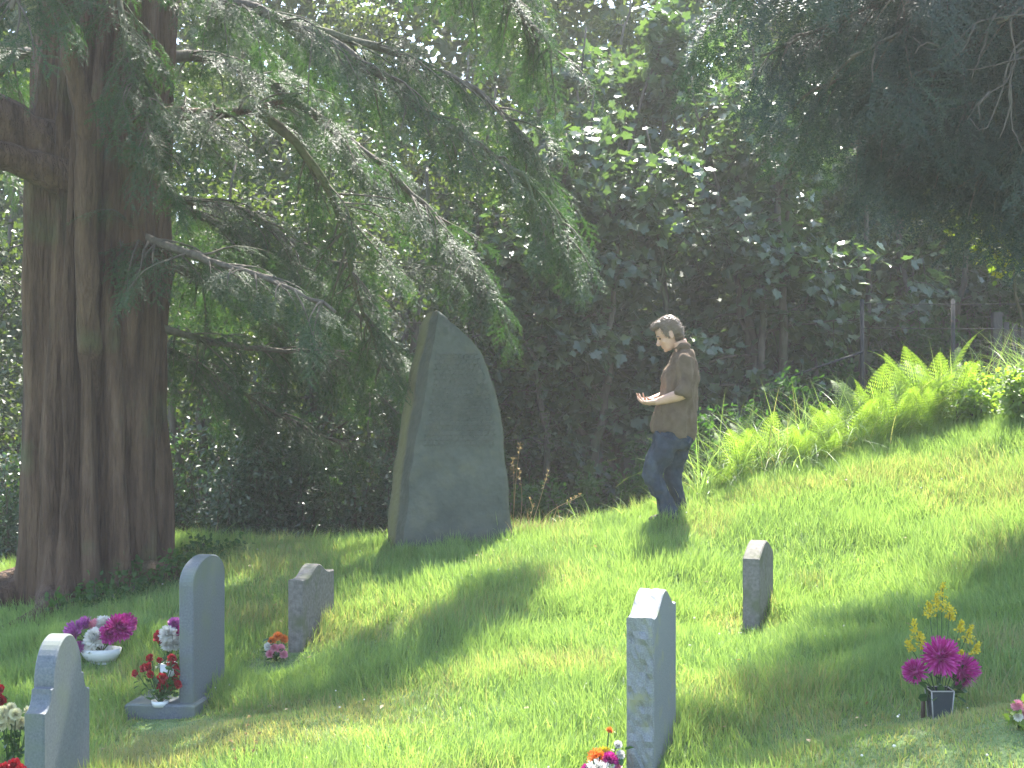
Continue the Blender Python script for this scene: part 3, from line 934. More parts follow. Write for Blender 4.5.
def build_wood():
    r = np.random.default_rng(31)
    # sycamores with big leaves behind the man
    syc = [
        (545, 15.6, 4.9, 2, 1.5, 2100, 'young large-leaved tree between the leaning stone and the man'),
        (655, 16.5, 5.8, 3, 1.6, 2900, 'large-leaved sycamore directly behind the man'),
        (765, 16.9, 5.6, 5, 1.6, 3300, 'multi-stemmed sycamore with a fan of leaning trunks right of the man'),
        (838, 18.2, 5.8, 3, 1.6, 2800, 'shaded sycamore behind the metal fence post'),
        (935, 19.0, 5.6, 2, 1.7, 2600, 'dim sycamore beyond the fence rails, under the dark conifer boughs'),
        (600, 17.6, 7.4, 2, 1.9, 3000, 'tall sycamore of pale grey-green leaves at top centre right'),
        (720, 18.8, 7.6, 2, 1.9, 3000, 'tall sycamore whose top reaches the dark conifer boughs'),
    ]
    for px, Y, h, st, sp, nl, lab in syc:
        broad_tree('sycamore_tree', lab, (X_at(px, Y), Y), h, st, sp, [SYC], 'sycamore_leaf', int(nl * 1.3), .122, r, r0=.075, low=.28, normal_out=.35, nb=9,
                   lean=(r.uniform(-.08, .02), 0))
    # light-leaved trees behind, lit through by the sun
    lit = [
        (205, 15.2, 5.4, 3, 1.5, 6000, .07, [HAZ, OVAL], 'hazel_leaf', 'hazel_tree', 'sunlit hazel close to the right side of the yew trunk'),
        (330, 15.6, 5.8, 4, 1.6, 7500, .07, [HAZ, OVAL], 'hazel_leaf', 'hazel_tree', 'bright hazel seen through the yew boughs left of the leaning stone'),
        (440, 16.2, 6.2, 3, 1.6, 7000, .07, [HAZ, OVAL], 'hazel_leaf', 'hazel_tree', 'bright hazel rising behind the tip of the leaning stone'),
        (-20, 16.0, 6.0, 3, 1.7, 6000, .07, [HAZ, OVAL], 'hazel_leaf', 'hazel_tree', 'hazel at the far left behind the yew'),
        (110, 18.0, 7.5, 2, 1.9, 6000, .08, [HAZ, OVAL], 'hazel_leaf', 'hazel_tree', 'tall hazel hidden behind the yew trunk'),
        (270, 19.5, 8.2, 2, 2.2, 12000, .095, [LANCE, OVAL], 'ash_leaf', 'ash_tree', 'ash of narrow leaves against the sky, upper left of centre'),
        (400, 20.0, 8.8, 2, 2.3, 14000, .095, [LANCE, OVAL], 'ash_leaf', 'ash_tree', 'glowing ash with sky between its leaves at top centre'),
        (520, 19.6, 8.2, 2, 2.2, 13000, .095, [LANCE, OVAL], 'ash_leaf', 'ash_tree', 'glowing ash right of top centre above the sycamores'),
        (640, 21.5, 9.0, 2, 2.3, 13000, .10, [LANCE, OVAL], 'ash_leaf', 'ash_tree', 'ash towering behind the tall sycamores'),
        (790, 21.0, 8.4, 2, 2.3, 11000, .10, [LANCE, OVAL], 'ash_leaf', 'ash_tree', 'shaded ash behind the fan of leaning trunks'),
        (900, 21.5, 8.0, 2, 2.3, 11000, .10, [LANCE, OVAL], 'ash_leaf', 'ash_tree', 'dim ash far behind the fence rails'),
        (1010, 22.0, 8.5, 2, 2.4, 11000, .10, [LANCE, OVAL], 'ash_leaf', 'ash_tree', 'dim ash far behind the wooden gate'),
    ]
    for px, Y, h, st, sp, nl, ls, Ts, lm, nm, lab in lit:
        broad_tree(nm, lab, (X_at(px, Y), Y), h, st, sp, Ts, lm, nl, ls, r, r0=.085, low=.15, normal_out=.35, clump=.17, nb=10)
    # shiny dark hollies low under the yew
    for px, Y, rx, h, nl, lab in [(215, 13.5, .75, 1.25, 5500, 'glossy holly bush at the foot of the yew, right side'),
                                  (310, 13.7, .8, 1.25, 6500, 'glossy holly bush midway between the yew and the leaning stone'),
                                  (385, 13.6, .65, 1.15, 5000, 'glossy holly bush touching the left edge of the leaning stone'),
                                  (10, 13.6, .8, 1.2, 4500, 'holly bush at the far left behind the yew trunk')]:
        bush('holly_bush', lab, (X_at(px, Y), Y), rx, .5, h, [OVAL], 'holly_leaf', nl, .055, r)
    for px, Y, rx, h, nl, lab in [(255, 14.6, .9, 2.4, 6000, 'tall evergreen laurel behind the hollies near the yew'),
                                  (405, 14.8, .9, 2.5, 6000, 'tall evergreen laurel behind the leaning stone')]:
        bush('laurel_bush', lab, (X_at(px, Y), Y), rx, .6, h, [OVAL, LANCE], 'holly_leaf', nl, .075, r)
    # shaded undergrowth behind the man
    for px, Y, rx, h, nl, lab in [(545, 13.9, .6, .75, 2600, 'dark undergrowth right of the leaning stone'),
                                  (625, 14.2, .6, .85, 2600, 'dark undergrowth in front of the man, in the wood'),
                                  (705, 13.8, .55, .85, 2800, 'nettle clump just behind the man at his back'),
                                  (765, 14.2, .6, .85, 2600, 'nettle clump between the man and the ferns'),
                                  (560, 15.3, .9, 1.3, 3000, 'tall shaded briar deep in the wood left of the man'),
                                  (660, 15.2, .8, 1.2, 3000, 'tall shaded briar deep in the wood behind the man')]:
        bush('nettle_clump', lab, (X_at(px, Y), Y), rx, .4, h, [OVAL, LANCE], 'nettle_leaf', nl, .075, r, cat='undergrowth')
    for px, Y, rx, h, nl, lab in [(905, 18.6, 1.0, 1.5, 3500, 'dim bramble mass beyond the fence, behind its second post'),
                                  (985, 19.2, 1.1, 1.7, 3500, 'dim bramble mass beyond the fence, left of the picket gate'),
                                  (1060, 19.6, 1.0, 1.8, 3000, 'dim bramble mass beyond the picket gate at the right edge'),
                                  (815, 17.4, .9, 1.2, 3200, 'dim bramble mass behind the slanting rail')]:
        bush('bramble_bush', lab, (X_at(px, Y), Y), rx, .7, h, [OVAL, HAZ], 'nettle_leaf', nl, .09, r, cat='brambles')
    # leafy weeds at the right end of the bank
    for px, py, Y, rx, h, nl, lab in [(975, 395, 13.2, .34, .36, 1100, 'sunlit leafy weeds right of the tallest fern'),
                                      (1022, 400, 12.6, .42, .45, 1500, 'leafy weeds at the right edge of the bank')]:
        bush('weed_clump', lab, (X_at(px, Y), Y), rx, .28, h, [OVAL, HAZ], 'fern', nl, .06, r, cat='weeds')
    # ivy about the foot of the yew
    for px, Y, rx, h, nl, lab in [(160, 11.15, .34, .18, 800, 'ivy clump against the right foot of the yew'),
                                  (215, 11.9, .30, .10, 420, 'low ivy in the grass right of the yew'),
                                  (95, 10.75, .34, .14, 600, 'low ivy below the front of the yew trunk')]:
        bush('ivy_clump', lab, (X_at(px, Y), Y), rx, .22, h, [HAZ], 'nettle_leaf', nl, .05, r, cat='ivy')
    # sapling with yellowing leaves at the right edge
    t = broad_tree('cherry_sapling', 'sapling with yellow-green leaves at the right edge, under the conifer', (X_at(1085, 10.9), 10.9), 3.1, 1, .95, [OVAL, HAZ],
                   'yellow_leaf', 800, .07, r, r0=.022, low=.62, nb=14, lean=(-.14, 0), clump=.06)
    # far wood
    n = 210000
    y = rng.uniform(25.5, 42, n); x = rng.uniform(-.5, .5, n) * (y * 1.15)
    top = 12 + 6 * n2(x, y, .33) + .12 * (y - 25)
    z = gz_many(x, y) + rng.random(n) ** .85 * top
    cl = n2(x + z * .9, y - z * .5, .75)
    k = cl + .25 * n2(x - z, y + z, 2.2) > .45
    pos = np.stack([x, y, z], 1)[k]
    m = len(pos)
    D = nrm(rng.normal(size=(m, 3)) + [0, 0, -.3]); U = nrm(rng.normal(0, .5, (m, 3)) + [0, -.2, 1])
    o = mk('distant_wood', [merge(bundle([HAZ, OVAL], pos, frames(D, U), rng.uniform(.16, .34, m)))], M['far_leaf'], smooth=False)
    tag(o, 'hazy mass of woodland behind all the nearer trees', 'woodland', None, 'stuff')


# ------------------------------------------------------------------ ferns, dry stalks
def frond_mesh(r):
    n = 24
    V, tri = [], []
    pts = []
    for i in range(n + 1):
        t = i / n
        pts.append(np.array([.46 * t ** 1.35, 0, .92 * t - .28 * t ** 2.6]))
    pts = np.array(pts)
    for i in range(2, n + 1):
        t = i / n
        w = .155 * math.sin(math.pi * min(1, t * .98 + .10)) ** .75 * (1.12 - .55 * t)
        d = nrm(pts[i] - pts[i - 1]); nn = np.array([-d[2], 0, d[0]])
        for s in (-1, 1):
            lat = nrm(np.array([0, s, 0]) + d * .35 - nn * .15)
            # toothed pinna: five pinnule pairs
            m = 6
            base = pts[i]
            for j in range(m):
                u0, u1 = j / m, (j + 1) / m
                pw = .026 * (1 - .7 * u0)
                a = base + lat * w * u0; b = base + lat * w * (u0 + .62 / m)
                tp = base + lat * w * (u1) + d * pw * 1.1
                tn = base + lat * w * (u1) - d * pw * .75
                k = len(V)
                V += [a, b, tp, tn]
                tri += [[k, k + 1, k + 2], [k, k + 3, k + 1]]
    st = tube(pts, np.linspace(.005, .0015, n + 1), 4, cap=False)
    return merge([(np.array(V), [np.array(tri)]), st])


def build_ferns():
    r = np.random.default_rng(77)
    proto = thing('fern', 'small fern lowest on the bank, nearest the man', 'fern', (0, 0, 0), 0, 'ferns along the bank')
    f0 = mk('frond', [frond_mesh(r)], M['fern'], proto, smooth=False)
    for k in range(8):
        f = f0 if k == 0 else f0.copy()
        if k:
            COL.objects.link(f); f.parent = proto
        s = r.uniform(.75, 1.1)
        f.rotation_euler = (r.normal(0, .12), r.uniform(-.35, .15), k / 8 * 6.28 + r.normal(0, .2))
        f.scale = (s, s, s)
    spots = [(738, 12.58, 0.96, None), (764, 12.78, 0.92, 'pale upright fern second up the bank from the man'), (786, 12.93, 0.84, 'fern with spreading fronds third up the bank'),
             (812, 12.88, 0.77, 'low fern in the long grass midway up the bank'), (848, 12.98, 1.00, 'fern at the middle of the bank below the fence post'),
             (872, 13.08, 1.13, 'large bright fern just right of the fence post'), (898, 13.03, 1.02, 'bright fern in front of the fence rails'),
             (918, 13.28, 1.22, 'tall fern in the thick of the bank top'), (938, 13.23, 1.31, 'tallest fern on the bank, left of the leafy weeds'),
             (955, 13.38, 1.09, 'fern among the leafy weeds near the bank top'), (905, 13.48, 1.15, 'fern at the back of the bank, nearest the rails'),
             (835, 13.28, 0.90, 'fern at the back of the bank below the slanting rail'),
             (722, 12.45, .55, 'smallest pale fern nearest the man on the grass edge'), (800, 12.7, .7, 'low fern standing forward on the turf, midway up'),
             (882, 12.85, .8, 'fern standing forward of the bank beneath the fence rails'), (925, 12.95, .85, 'fern standing forward of the tallest fern'), (828, 12.75, .65, 'fern leaning over the turf, lower middle of the bank')]
    for i, (px, Y, s, lab) in enumerate(spots):
        x = X_at(px, Y); z = float(gz(x, Y)[0]) - .02
        if i == 0:
            proto.location = (x, Y, z); proto.scale = (s,) * 3; proto.rotation_euler[2] = 1.0
        else:
            dup(proto, (x, Y, z), r.uniform(0, 6.28), lab, s)
    # dry grass beside the leaning stone
    b = P(522, 540, 11.95)
    t = thing('dry_grass_tuft', 'straw-coloured dry grass tuft against the right foot of the leaning stone', 'grass tuft', (b[0], b[1], float(gz(b[0], b[1])[0])))
    st = []
    for pl in [[(512, 540), (516, 480), (520, 445)], [(513, 540), (514, 490), (513, 460)], [(530, 530), (540, 500), (548, 472)], [(532, 534), (550, 512), (580, 496)],
               [(518, 540), (522, 500), (519, 470)], [(520, 538), (532, 512), (530, 500)]]:
        q = resample([P(x, y, 11.9 + .004 * i) - np.array([b[0], b[1], float(gz(b[0], b[1])[0])]) for i, (x, y) in enumerate(pl)], .04)
        st.append(tube(q, np.linspace(.003, .0016, len(q)), 4))
        for k in range(14):   # seed head
            i = len(q) - 1 - k // 4
            d = nrm(r.normal(size=3) + [0, 0, .8]) * .028
            st.append((np.array([q[i], q[i] + d + [.004, 0, 0], q[i] + d - [.004, 0, 0]]), [np.array([[0, 1, 2]])]))
    mk('seed_stalk', [merge(st)], M['straw'], t, smooth=False)
    n = 260
    x = r.normal(b[0] + .03, .13, n); y = r.normal(b[1], .07, n)
    V, Fs, k = blades(x, y, r.uniform(.1, .32, n), r.uniform(.004, .007, n), np.clip(r.normal(.9, .4, n), .1, 1.7), r.uniform(0, 6.28, n), seg=4)
    V = V - np.array([b[0], b[1], float(gz(b[0], b[1])[0])])
    mk('dry_blades', [(V, Fs, 0)], M['straw'], t, smooth=False)
    for px, py, top, Y, lab in [(735, 700, 0, 0, '')][:0]:
        pass
    # two lone seed stalks in the foreground
    b = np.array([X_at(243, 7.0), 7.0, 0]); b[2] = float(gz(b[0], b[1])[0])
    st = []
    for dx, h, ln in ((0, .30, .03), (.03, .22, .05), (-.02, .18, -.04)):
        q = resample([np.array([dx, 0, 0]), np.array([dx + ln * .4, 0, h * .6]), np.array([dx + ln, 0, h])], .04)
        st.append(tube(q, np.linspace(.0022, .0012, len(q)), 4))
        for k in range(24):
            i = len(q) - 1 - k // 8
            st.append((np.array([q[i], q[i] + nrm(r.normal(size=3) + [0, 0, 1]) * .014, q[i] + nrm(r.normal(size=3) + [0, 0, 1]) * .014]), [np.array([[0, 1, 2]])]))
    o = mk('grass_stalks', [merge(st)], M['straw'], smooth=False)
    o.location = b
    tag(o, 'thin dry seed stalks standing alone in the mown grass', 'grass stalks')
# ------------------------------------------------------------------ stones
M['granite'] = surf_mat('grey granite', [(.3, (.115, .124, .134)), (.5, (.165, .175, .185)), (.7, (.225, .232, .24))], scale=160, detail=3, rough=.6, spec=.4,
                        bump=.15, bscale=90, bdist=.004, second=((.21, .215, .15), 9.0, .55, .70))
M['slate'] = surf_mat('dark slate', [(.3, (.072, .084, .10)), (.5, (.102, .117, .136)), (.7, (.138, .15, .166))], scale=90, detail=4, rough=.55, spec=.4,
                      bump=.15, bscale=60, bdist=.004, second=((.11, .13, .10), 3.5, .45, .68))
M['sandstone'] = surf_mat('weathered stone', [(.3, (.10, .092, .084)), (.5, (.15, .138, .124)), (.7, (.20, .185, .168))], scale=40, detail=8, rough=.85, spec=.25,
                          bump=.3, bscale=60, bdist=.006, second=((.10, .11, .06), 6.0, .50, .70))


def menhir_mat():
    """weathered standing stone: grey-green, lichened patches, yellow tone by facet, faint rows of worn letter cuts"""
    m, nt, out = newmat('standing stone')
    N, L = nt.nodes, nt.links
    tc = N.new('ShaderNodeTexCoord')
    nz = N.new('ShaderNodeTexNoise'); nz.inputs['Scale'].default_value = 3.2; nz.inputs['Detail'].default_value = 9; nz.inputs['Roughness'].default_value = .65
    L.new(tc.outputs['Object'], nz.inputs['Vector'])
    c = ramp(nt, nz.outputs['Fac'], [(.28, (.052, .060, .052)), (.5, (.076, .085, .072)), (.72, (.105, .112, .095))])
    n2_ = N.new('ShaderNodeTexNoise'); n2_.inputs['Scale'].default_value = 7; n2_.inputs['Detail'].default_value = 6
    L.new(tc.outputs['Object'], n2_.inputs['Vector'])
    mr = N.new('ShaderNodeMapRange'); mr.inputs['From Min'].default_value = .52; mr.inputs['From Max'].default_value = .72
    L.new(n2_.outputs['Fac'], mr.inputs['Value'])
    at = N.new('ShaderNodeAttribute'); at.attribute_name = 'yellow_tint'
    mm = N.new('ShaderNodeMath'); mm.operation = 'MULTIPLY_ADD'
    L.new(mr.outputs[0], mm.inputs[0]); mm.inputs[1].default_value = .12; L.new(at.outputs['Fac'], mm.inputs[2])
    cm = N.new('ShaderNodeMix'); cm.data_type = 'RGBA'
    L.new(mm.outputs[0], cm.inputs['Factor']); L.new(c, cm.inputs['A']); cm.inputs['B'].default_value = (.21, .19, .075, 1)  # yellow tone mixed in by facet and in noise patches
    pb = N.new('ShaderNodeBsdfPrincipled'); pb.inputs['Roughness'].default_value = .85; pb.inputs['Specular IOR Level'].default_value = .25
    L.new(cm.outputs['Result'], pb.inputs['Base Color'])
    # rough stone relief
    n4 = N.new('ShaderNodeTexNoise'); n4.inputs['Scale'].default_value = 13; n4.inputs['Detail'].default_value = 10
    L.new(tc.outputs['Object'], n4.inputs['Vector'])
    # worn lettering in rows: brick cells broken by noise, only on the dressed upper part
    mp = N.new('ShaderNodeMapping'); mp.inputs['Rotation'].default_value = (math.radians(90), 0, 0)
    L.new(tc.outputs['Object'], mp.inputs['Vector'])
    bk = N.new('ShaderNodeTexBrick'); bk.inputs['Scale'].default_value = 1.0
    bk.inputs['Brick Width'].default_value = .045; bk.inputs['Row Height'].default_value = .042
    bk.inputs['Mortar Size'].default_value = .009; bk.inputs['Mortar Smooth'].default_value = .4
    L.new(mp.outputs[0], bk.inputs['Vector'])
    a2 = N.new('ShaderNodeAttribute'); a2.attribute_name = 'letters'
    n5 = N.new('ShaderNodeTexNoise'); n5.inputs['Scale'].default_value = 60
    L.new(tc.outputs['Object'], n5.inputs['Vector'])
    x1 = N.new('ShaderNodeMath'); x1.operation = 'MULTIPLY'; L.new(bk.outputs['Fac'], x1.inputs[0]); L.new(n5.outputs['Fac'], x1.inputs[1])
    x2 = N.new('ShaderNodeMath'); x2.operation = 'MULTIPLY'; L.new(x1.outputs[0], x2.inputs[0]); L.new(a2.outputs['Fac'], x2.inputs[1])
    x3 = N.new('ShaderNodeMath'); x3.operation = 'MULTIPLY_ADD'; L.new(x2.outputs[0], x3.inputs[0]); x3.inputs[1].default_value = 1.0; L.new(n4.outputs['Fac'], x3.inputs[2])
    bp = N.new('ShaderNodeBump'); bp.inputs['Strength'].default_value = .9; bp.inputs['Distance'].default_value = .025
    L.new(x3.outputs[0], bp.inputs['Height']); L.new(bp.outputs[0], pb.inputs['Normal'])
    L.new(pb.outputs[0], out.inputs[0])
    return m


def build_menhir():
    Y = 11.75
    b = P(450, 548, Y); b[2] = float(gz(b[0], b[1])[0]) - .12
    k = Y / F
    # picture rows: (py, left of side facet, ridge, end of chamfer, right edge)
    rows = [(562, 385, 396, 402, 514), (548, 387, 397, 404, 512), (530, 388.5, 398.5, 406, 509), (500, 391, 401, 409, 505.5), (470, 394.5, 404.5, 412, 502.5), (440, 398.5, 408, 417, 499),
            (415, 402.5, 412, 422, 495.5), (390, 407, 416.5, 427, 491), (370, 411, 420.5, 430, 485), (352, 415, 424, 432.5, 476.5), (338, 418.5, 427.5, 435, 466.5), (330, 420.5, 429.5, 436.5, 459),
            (322, 423.5, 431.5, 438, 449), (316, 426, 433, 438.5, 444), (312, 428.5, 433.5, 437, 439.5)]
    V, ytint, lett = [], [], []
    r = np.random.default_rng(4)
    R_, C_ = [], []
    rws = np.array(rows, float)
    zs = np.linspace(0, len(rows) - 1, 60)
    nf, nb = 26, 8
    for zi in zs:
        py, a, rd, ch, rt_ = [np.interp(zi, np.arange(len(rows)), rws[:, j]) for j in range(5)]
        z = CZ - (py - 384) * k - b[2]
        x = lambda px: (px - 512) * k - b[0]
        dep = .30 * (1 - .45 * (zi / (len(rows) - 1)) ** 2)
        xa, xr, xc, xe = x(a - 2.5), x(rd - 1), x(ch), x(rt_ + 4 * min(1, (py - 312) / 30))
        tw = xe - xa
        loop = []
        for t in np.linspace(0, 1, 5)[:-1]:      # side facet, from the back left to the ridge
            loop.append((xa + (xr - xa) * t, dep * .75 * (1 - t) + .05 * t, .75 * (.4 + .6 * math.sin(math.pi * t * .9 + .3)), 0))
        for t in np.linspace(0, 1, 4)[:-1]:      # chamfer
            loop.append((xr + (xc - xr) * t, (.05 - .125 * t), .05, 0))
        for t in np.linspace(0, 1, nf):          # dressed face
            u = .08 < t < .9
            loop.append((xc + (xe - xc) * t, -.075 + .03 * t * t, .18 if t > .97 else 0, 1.0 if (u and 1.0 < z < 1.75) else 0))
        for t in np.linspace(0, 1, 5)[1:]:
            loop.append((xe - .04 * t * tw, -.045 + (dep * .8) * t, .3, 0))
        for t in np.linspace(0, 1, nb)[1:]:
            loop.append((xe - .04 * tw + (xa - xe + .04 * tw) * t, dep * .8 + .05 * math.sin(math.pi * t) - (dep * .18) * t, 0, 0))
        n = len(loop) - 1
        loop = loop[:n]
        for q in loop:
            V.append((q[0], q[1], z)); ytint.append(q[2]); lett.append(q[3])
    V = np.array(V)
    m = len(zs)
    j = np.arange(n)
    qd = np.concatenate([np.stack([i * n + j, i * n + (j + 1) % n, (i + 1) * n + (j + 1) % n, (i + 1) * n + j], 1) for i in range(m - 1)])
    w = vnoise(V, 3.5) * .018 + vnoise(V, 11, 3.) * .007 + vnoise(V, 30, 7.) * .003
    cx = V[:, :2].reshape(m, n, 2).mean(1).repeat(n, 0)
    dr = nrm(V[:, :2] - cx)
    V[:, :2] += dr * w[:, None]
    V[:, 2] += vnoise(V, 6, 9.) * .012
    top = V[-n:].mean(0) + [0, 0, .012]; bot = V[:n].mean(0)
    V = np.vstack([V, top, bot])
    t1 = np.stack([(m - 1) * n + j, (m - 1) * n + (j + 1) % n, np.full(n, m * n)], 1)
    t0 = np.stack([(j + 1) % n, j, np.full(n, m * n + 1)], 1)
    o = mk('standing_stone', [(V, [qd, np.concatenate([t0, t1])], 0)], menhir_mat(), smooth=False,
           attrs={'yellow_tint': np.array(ytint + [.2, 0]) * .8, 'letters': np.array(lett + [0, 0])})
    o.location = b
    tag(o, 'tall tapering grey standing stone leaning to a point, with worn lettering, beside the wood', 'standing stone')
    STONES.append((b[0] - .1, b[1] + .1, .30)); STONES.append((b[0] + .22, b[1] + .1, .28)); STONES.append((b[0] - .35, b[1] + .1, .18))


def profile(kind, w, h):
    """outline of the broad face, from the near foot over the top to the far foot"""
    pts = []
    if kind == 'arch':
        rise = .15
        for a in np.linspace(0, math.pi, 25):
            pts.append((-w / 2 * math.cos(a), h - rise + rise * math.sin(a) ** .9))
    elif kind == 'shoulder':
        s = .15
        pts.append((-w / 2, h - .33))
        for a in np.linspace(0, math.pi / 2, 7):          # hollow up to the step
            pts.append((-w / 2 + .085 * math.sin(a), h - .33 + .10 * (1 - math.cos(a))))
        pts.append((-w / 2 + .115, h - .225))
        rr = w / 2 - .115
        for a in np.linspace(.08, math.pi - .08, 21):
            pts.append((-rr * math.cos(a), h - .215 + .215 * math.sin(a)))
        pts.append((w / 2 - .115, h - .225))
        for a in np.linspace(math.pi / 2, 0, 7):
            pts.append((w / 2 - .085 * math.sin(a), h - .33 + .10 * (1 - math.cos(a))))
        pts.append((w / 2, h - .33))
    elif kind == 'ogee':
        for t in np.linspace(-1, 1, 29):
            pts.append((t * w / 2, h - .10 + .10 * (.5 + .5 * math.cos(math.pi * min(1, abs(t) * 1.12)))))
    elif kind == 'hump':
        for t in np.linspace(-1, 1, 29):
            pts.append((t * w / 2, h - .075 + .075 * (.5 + .5 * math.cos(math.pi * min(1, abs(t) / .72)))))
    elif kind == 'peak':
        for t in np.linspace(-1, 1, 25):
            pts.append((t * w / 2, h - .10 + .10 * (1 - abs(t) ** 1.5)))
    out = [(-w / 2, 0)]
    z0 = pts[0][1]
    for i in range(1, 26):
        out.append((-w / 2, z0 * i / 26))
    out += pts
    for i in range(25, 0, -1):
        out.append((w / 2, z0 * i / 26))
    out.append((w / 2, 0))
    return np.array(out)


def headstone(label, px, Yn, pz, w, t, az, kind, mat, rough=0.0, tilt=(0, 0), sink=.12, plinth=None, seed=1):
    """px, Yn: the near upright edge; pz: picture row of its top"""
    n0 = P(px, pz, Yn)
    a = math.radians(az)
    d = np.array([math.sin(a), math.cos(a)])
    c = n0[:2] + d * w / 2
    g = float(gz(c[0], c[1])[0])
    ztop = n0[2] - g
    h = ztop + sink
    pr = profile(kind, w, h)
    root = thing('headstone', label, 'headstone', (c[0], c[1], g - sink), -a, 'headstones in the grass')
    root.rotation_euler[0], root.rotation_euler[1] = tilt
    n = len(pr)
    nt_ = 8
    bev = .008
    tv = np.array([-t / 2, -t / 2 + bev] + list(np.linspace(-t / 2 + bev, t / 2 - bev, nt_)[1:-1]) + [t / 2 - bev, t / 2])
    ins = np.array([bev] + [0] * (len(tv) - 2) + [bev])
    V = []
    cen = np.array([0, h * .45])
    for x, i in zip(tv, ins):
        q = pr.copy()
        q = q + nrm(cen - q) * i
        q[:, 1] = np.maximum(q[:, 1], 0)
        V.append(np.column_stack([np.full(n, x), q]))
    V = np.concatenate(V)
    m = len(tv)
    j = np.arange(n - 1)
    q = np.concatenate([np.stack([i * n + j, i * n + j + 1, (i + 1) * n + j + 1, (i + 1) * n + j], 1) for i in range(m - 1)])
    if rough:
        nn = vnoise(V, 16, seed) + .8 * vnoise(V, 38, seed + 3) + .5 * vnoise(V, 80, seed)
        mid = 1 - np.clip((np.abs(V[:, 0]) - t / 2 + .012) / .012, 0, 1)
        dr = V[:, 1:] - cen; dr[:, 1] *= (V[:, 2] > h - .12); dr = nrm(dr)
        V[:, 1:] += dr * (nn * rough * mid * np.where(V[:, 2] > h - .115, .35, 1))[:, None]
    else:
        V[:, 1] += vnoise(V, 7, seed) * .0015
    # broad faces as strips between the two halves of the outline
    half = n // 2
    fl, fr = [], []
    for i in range(half):
        k2 = n - 1 - i
        if k2 - 1 <= i + 1:
            if k2 - 1 > i: fl.append([i, i + 1, k2]); 
            break
        fl.append([i, i + 1, k2 - 1, k2])
    f4 = np.array([f for f in fl if len(f) == 4]); f3 = np.array([f for f in fl if len(f) == 3]).reshape(-1, 3)
    off = (m - 1) * n
    faces = [np.concatenate([q[:, ::-1], f4, (f4 + off)[:, ::-1]])]
    if len(f3): faces.append(np.concatenate([f3, (f3 + off)[:, ::-1]]))
    mk('tablet', [(V, faces, 0)], M[mat], root, smooth=False)
    SHORT.append((c[0] - d[0] * w * .7, c[1] - d[1] * w * .7, .32))
    for s in np.linspace(-w / 2, w / 2, 5):
        STONES.append((c[0] + d[0] * s, c[1] + d[1] * s, t / 2 + .015))
    if plinth:
        x0, x1, wy, z0, z1 = plinth
        be = .012
        prof = [(0, 0), (0, z1 - z0 - be), (be, z1 - z0)]
        lv = []
        for i, zz in prof:
            lv.append([(x0 + i, -wy / 2 + i, z0 + zz), (x1 - i, -wy / 2 + i, z0 + zz), (x1 - i, wy / 2 - i, z0 + zz), (x0 + i, wy / 2 - i, z0 + zz)])
        V = np.array(lv).reshape(-1, 3)
        fs = [[i * 4 + a_, i * 4 + (a_ + 1) % 4, (i + 1) * 4 + (a_ + 1) % 4, (i + 1) * 4 + a_] for i in range(2) for a_ in range(4)] + [[8, 9, 10, 11], [3, 2, 1, 0]]
        mk('plinth', [(V, [np.array(fs)], 0)], M[mat], root, smooth=False)
    return root, c, d, g


def build_stones():
    headstone('blue-grey slate headstone with stepped round shoulders, nearest the lower left corner', 34, 6.75, 645, .60, .10, 3.8, 'shoulder', 'slate', seed=2)
    headstone('tall grey headstone with a rounded top standing on a plinth, red roses at its foot', 186, 8.4, 561, .60, .088, 6.5, 'arch', 'slate',
              plinth=(-.36, .07, .70, .10, .215), seed=3, sink=.16)
    headstone('small brownish headstone with a wavy top, beside orange and white flowers', 295, 9.5, 569, .58, .105, 14.5, 'hump', 'sandstone', seed=4)
    headstone('grey granite headstone with a rough hewn edge, bottom centre right', 640, 6.75, 597, .56, .135, 17.5, 'ogee', 'granite', rough=.017, seed=5)
    headstone('narrow dark headstone with a rounded top, alone in the grass right of centre', 751, 9.45, 544, .50, .115, 21.0, 'peak', 'sandstone', rough=.002, seed=6)


# ------------------------------------------------------------------ flowers
def petal(L, w, cup):
    return (np.array([[0, -w * .25, 0], [0, w * .25, 0], [L * .6, w * .5, cup * .5 * L], [L * .6, -w * .5, cup * .5 * L], [L, w * .18, cup * L], [L, -w * .18, cup * L]]),
            [np.array([[0, 1, 2, 3], [3, 2, 4, 5]])])


def pompon(c, rad, r, n=150, pet=None, spread=math.pi * .62, face=(0, -.5, .85), w=.32):
    """double bloom: petals radiating over most of a ball"""
    T = petal(1.0, w, .25)
    i = np.arange(n) + .5
    ph = np.arccos(1 - (1 - math.cos(spread)) * i / n); th = i * 2.39996
    fx = nrm(np.array(face, float)); R0 = frames(fx[None], np.array([[.3, .2, 1.0]]))[0]
    d = np.stack([np.cos(ph), np.sin(ph) * np.cos(th), np.sin(ph) * np.sin(th)], 1) @ R0.T
    d = nrm(d + r.normal(0, .10, d.shape))
    pos = c + d * rad * .18
    R = frames(d, fx[None] + r.normal(0, .2, d.shape))
    return scatter(T, pos, R, rad * .82 * r.uniform(.8, 1.12, n))


def rose(c, rad, r, face=(0, -.4, .9)):
    return pompon(c, rad, r, 34, spread=math.pi * .5, face=face, w=.95)


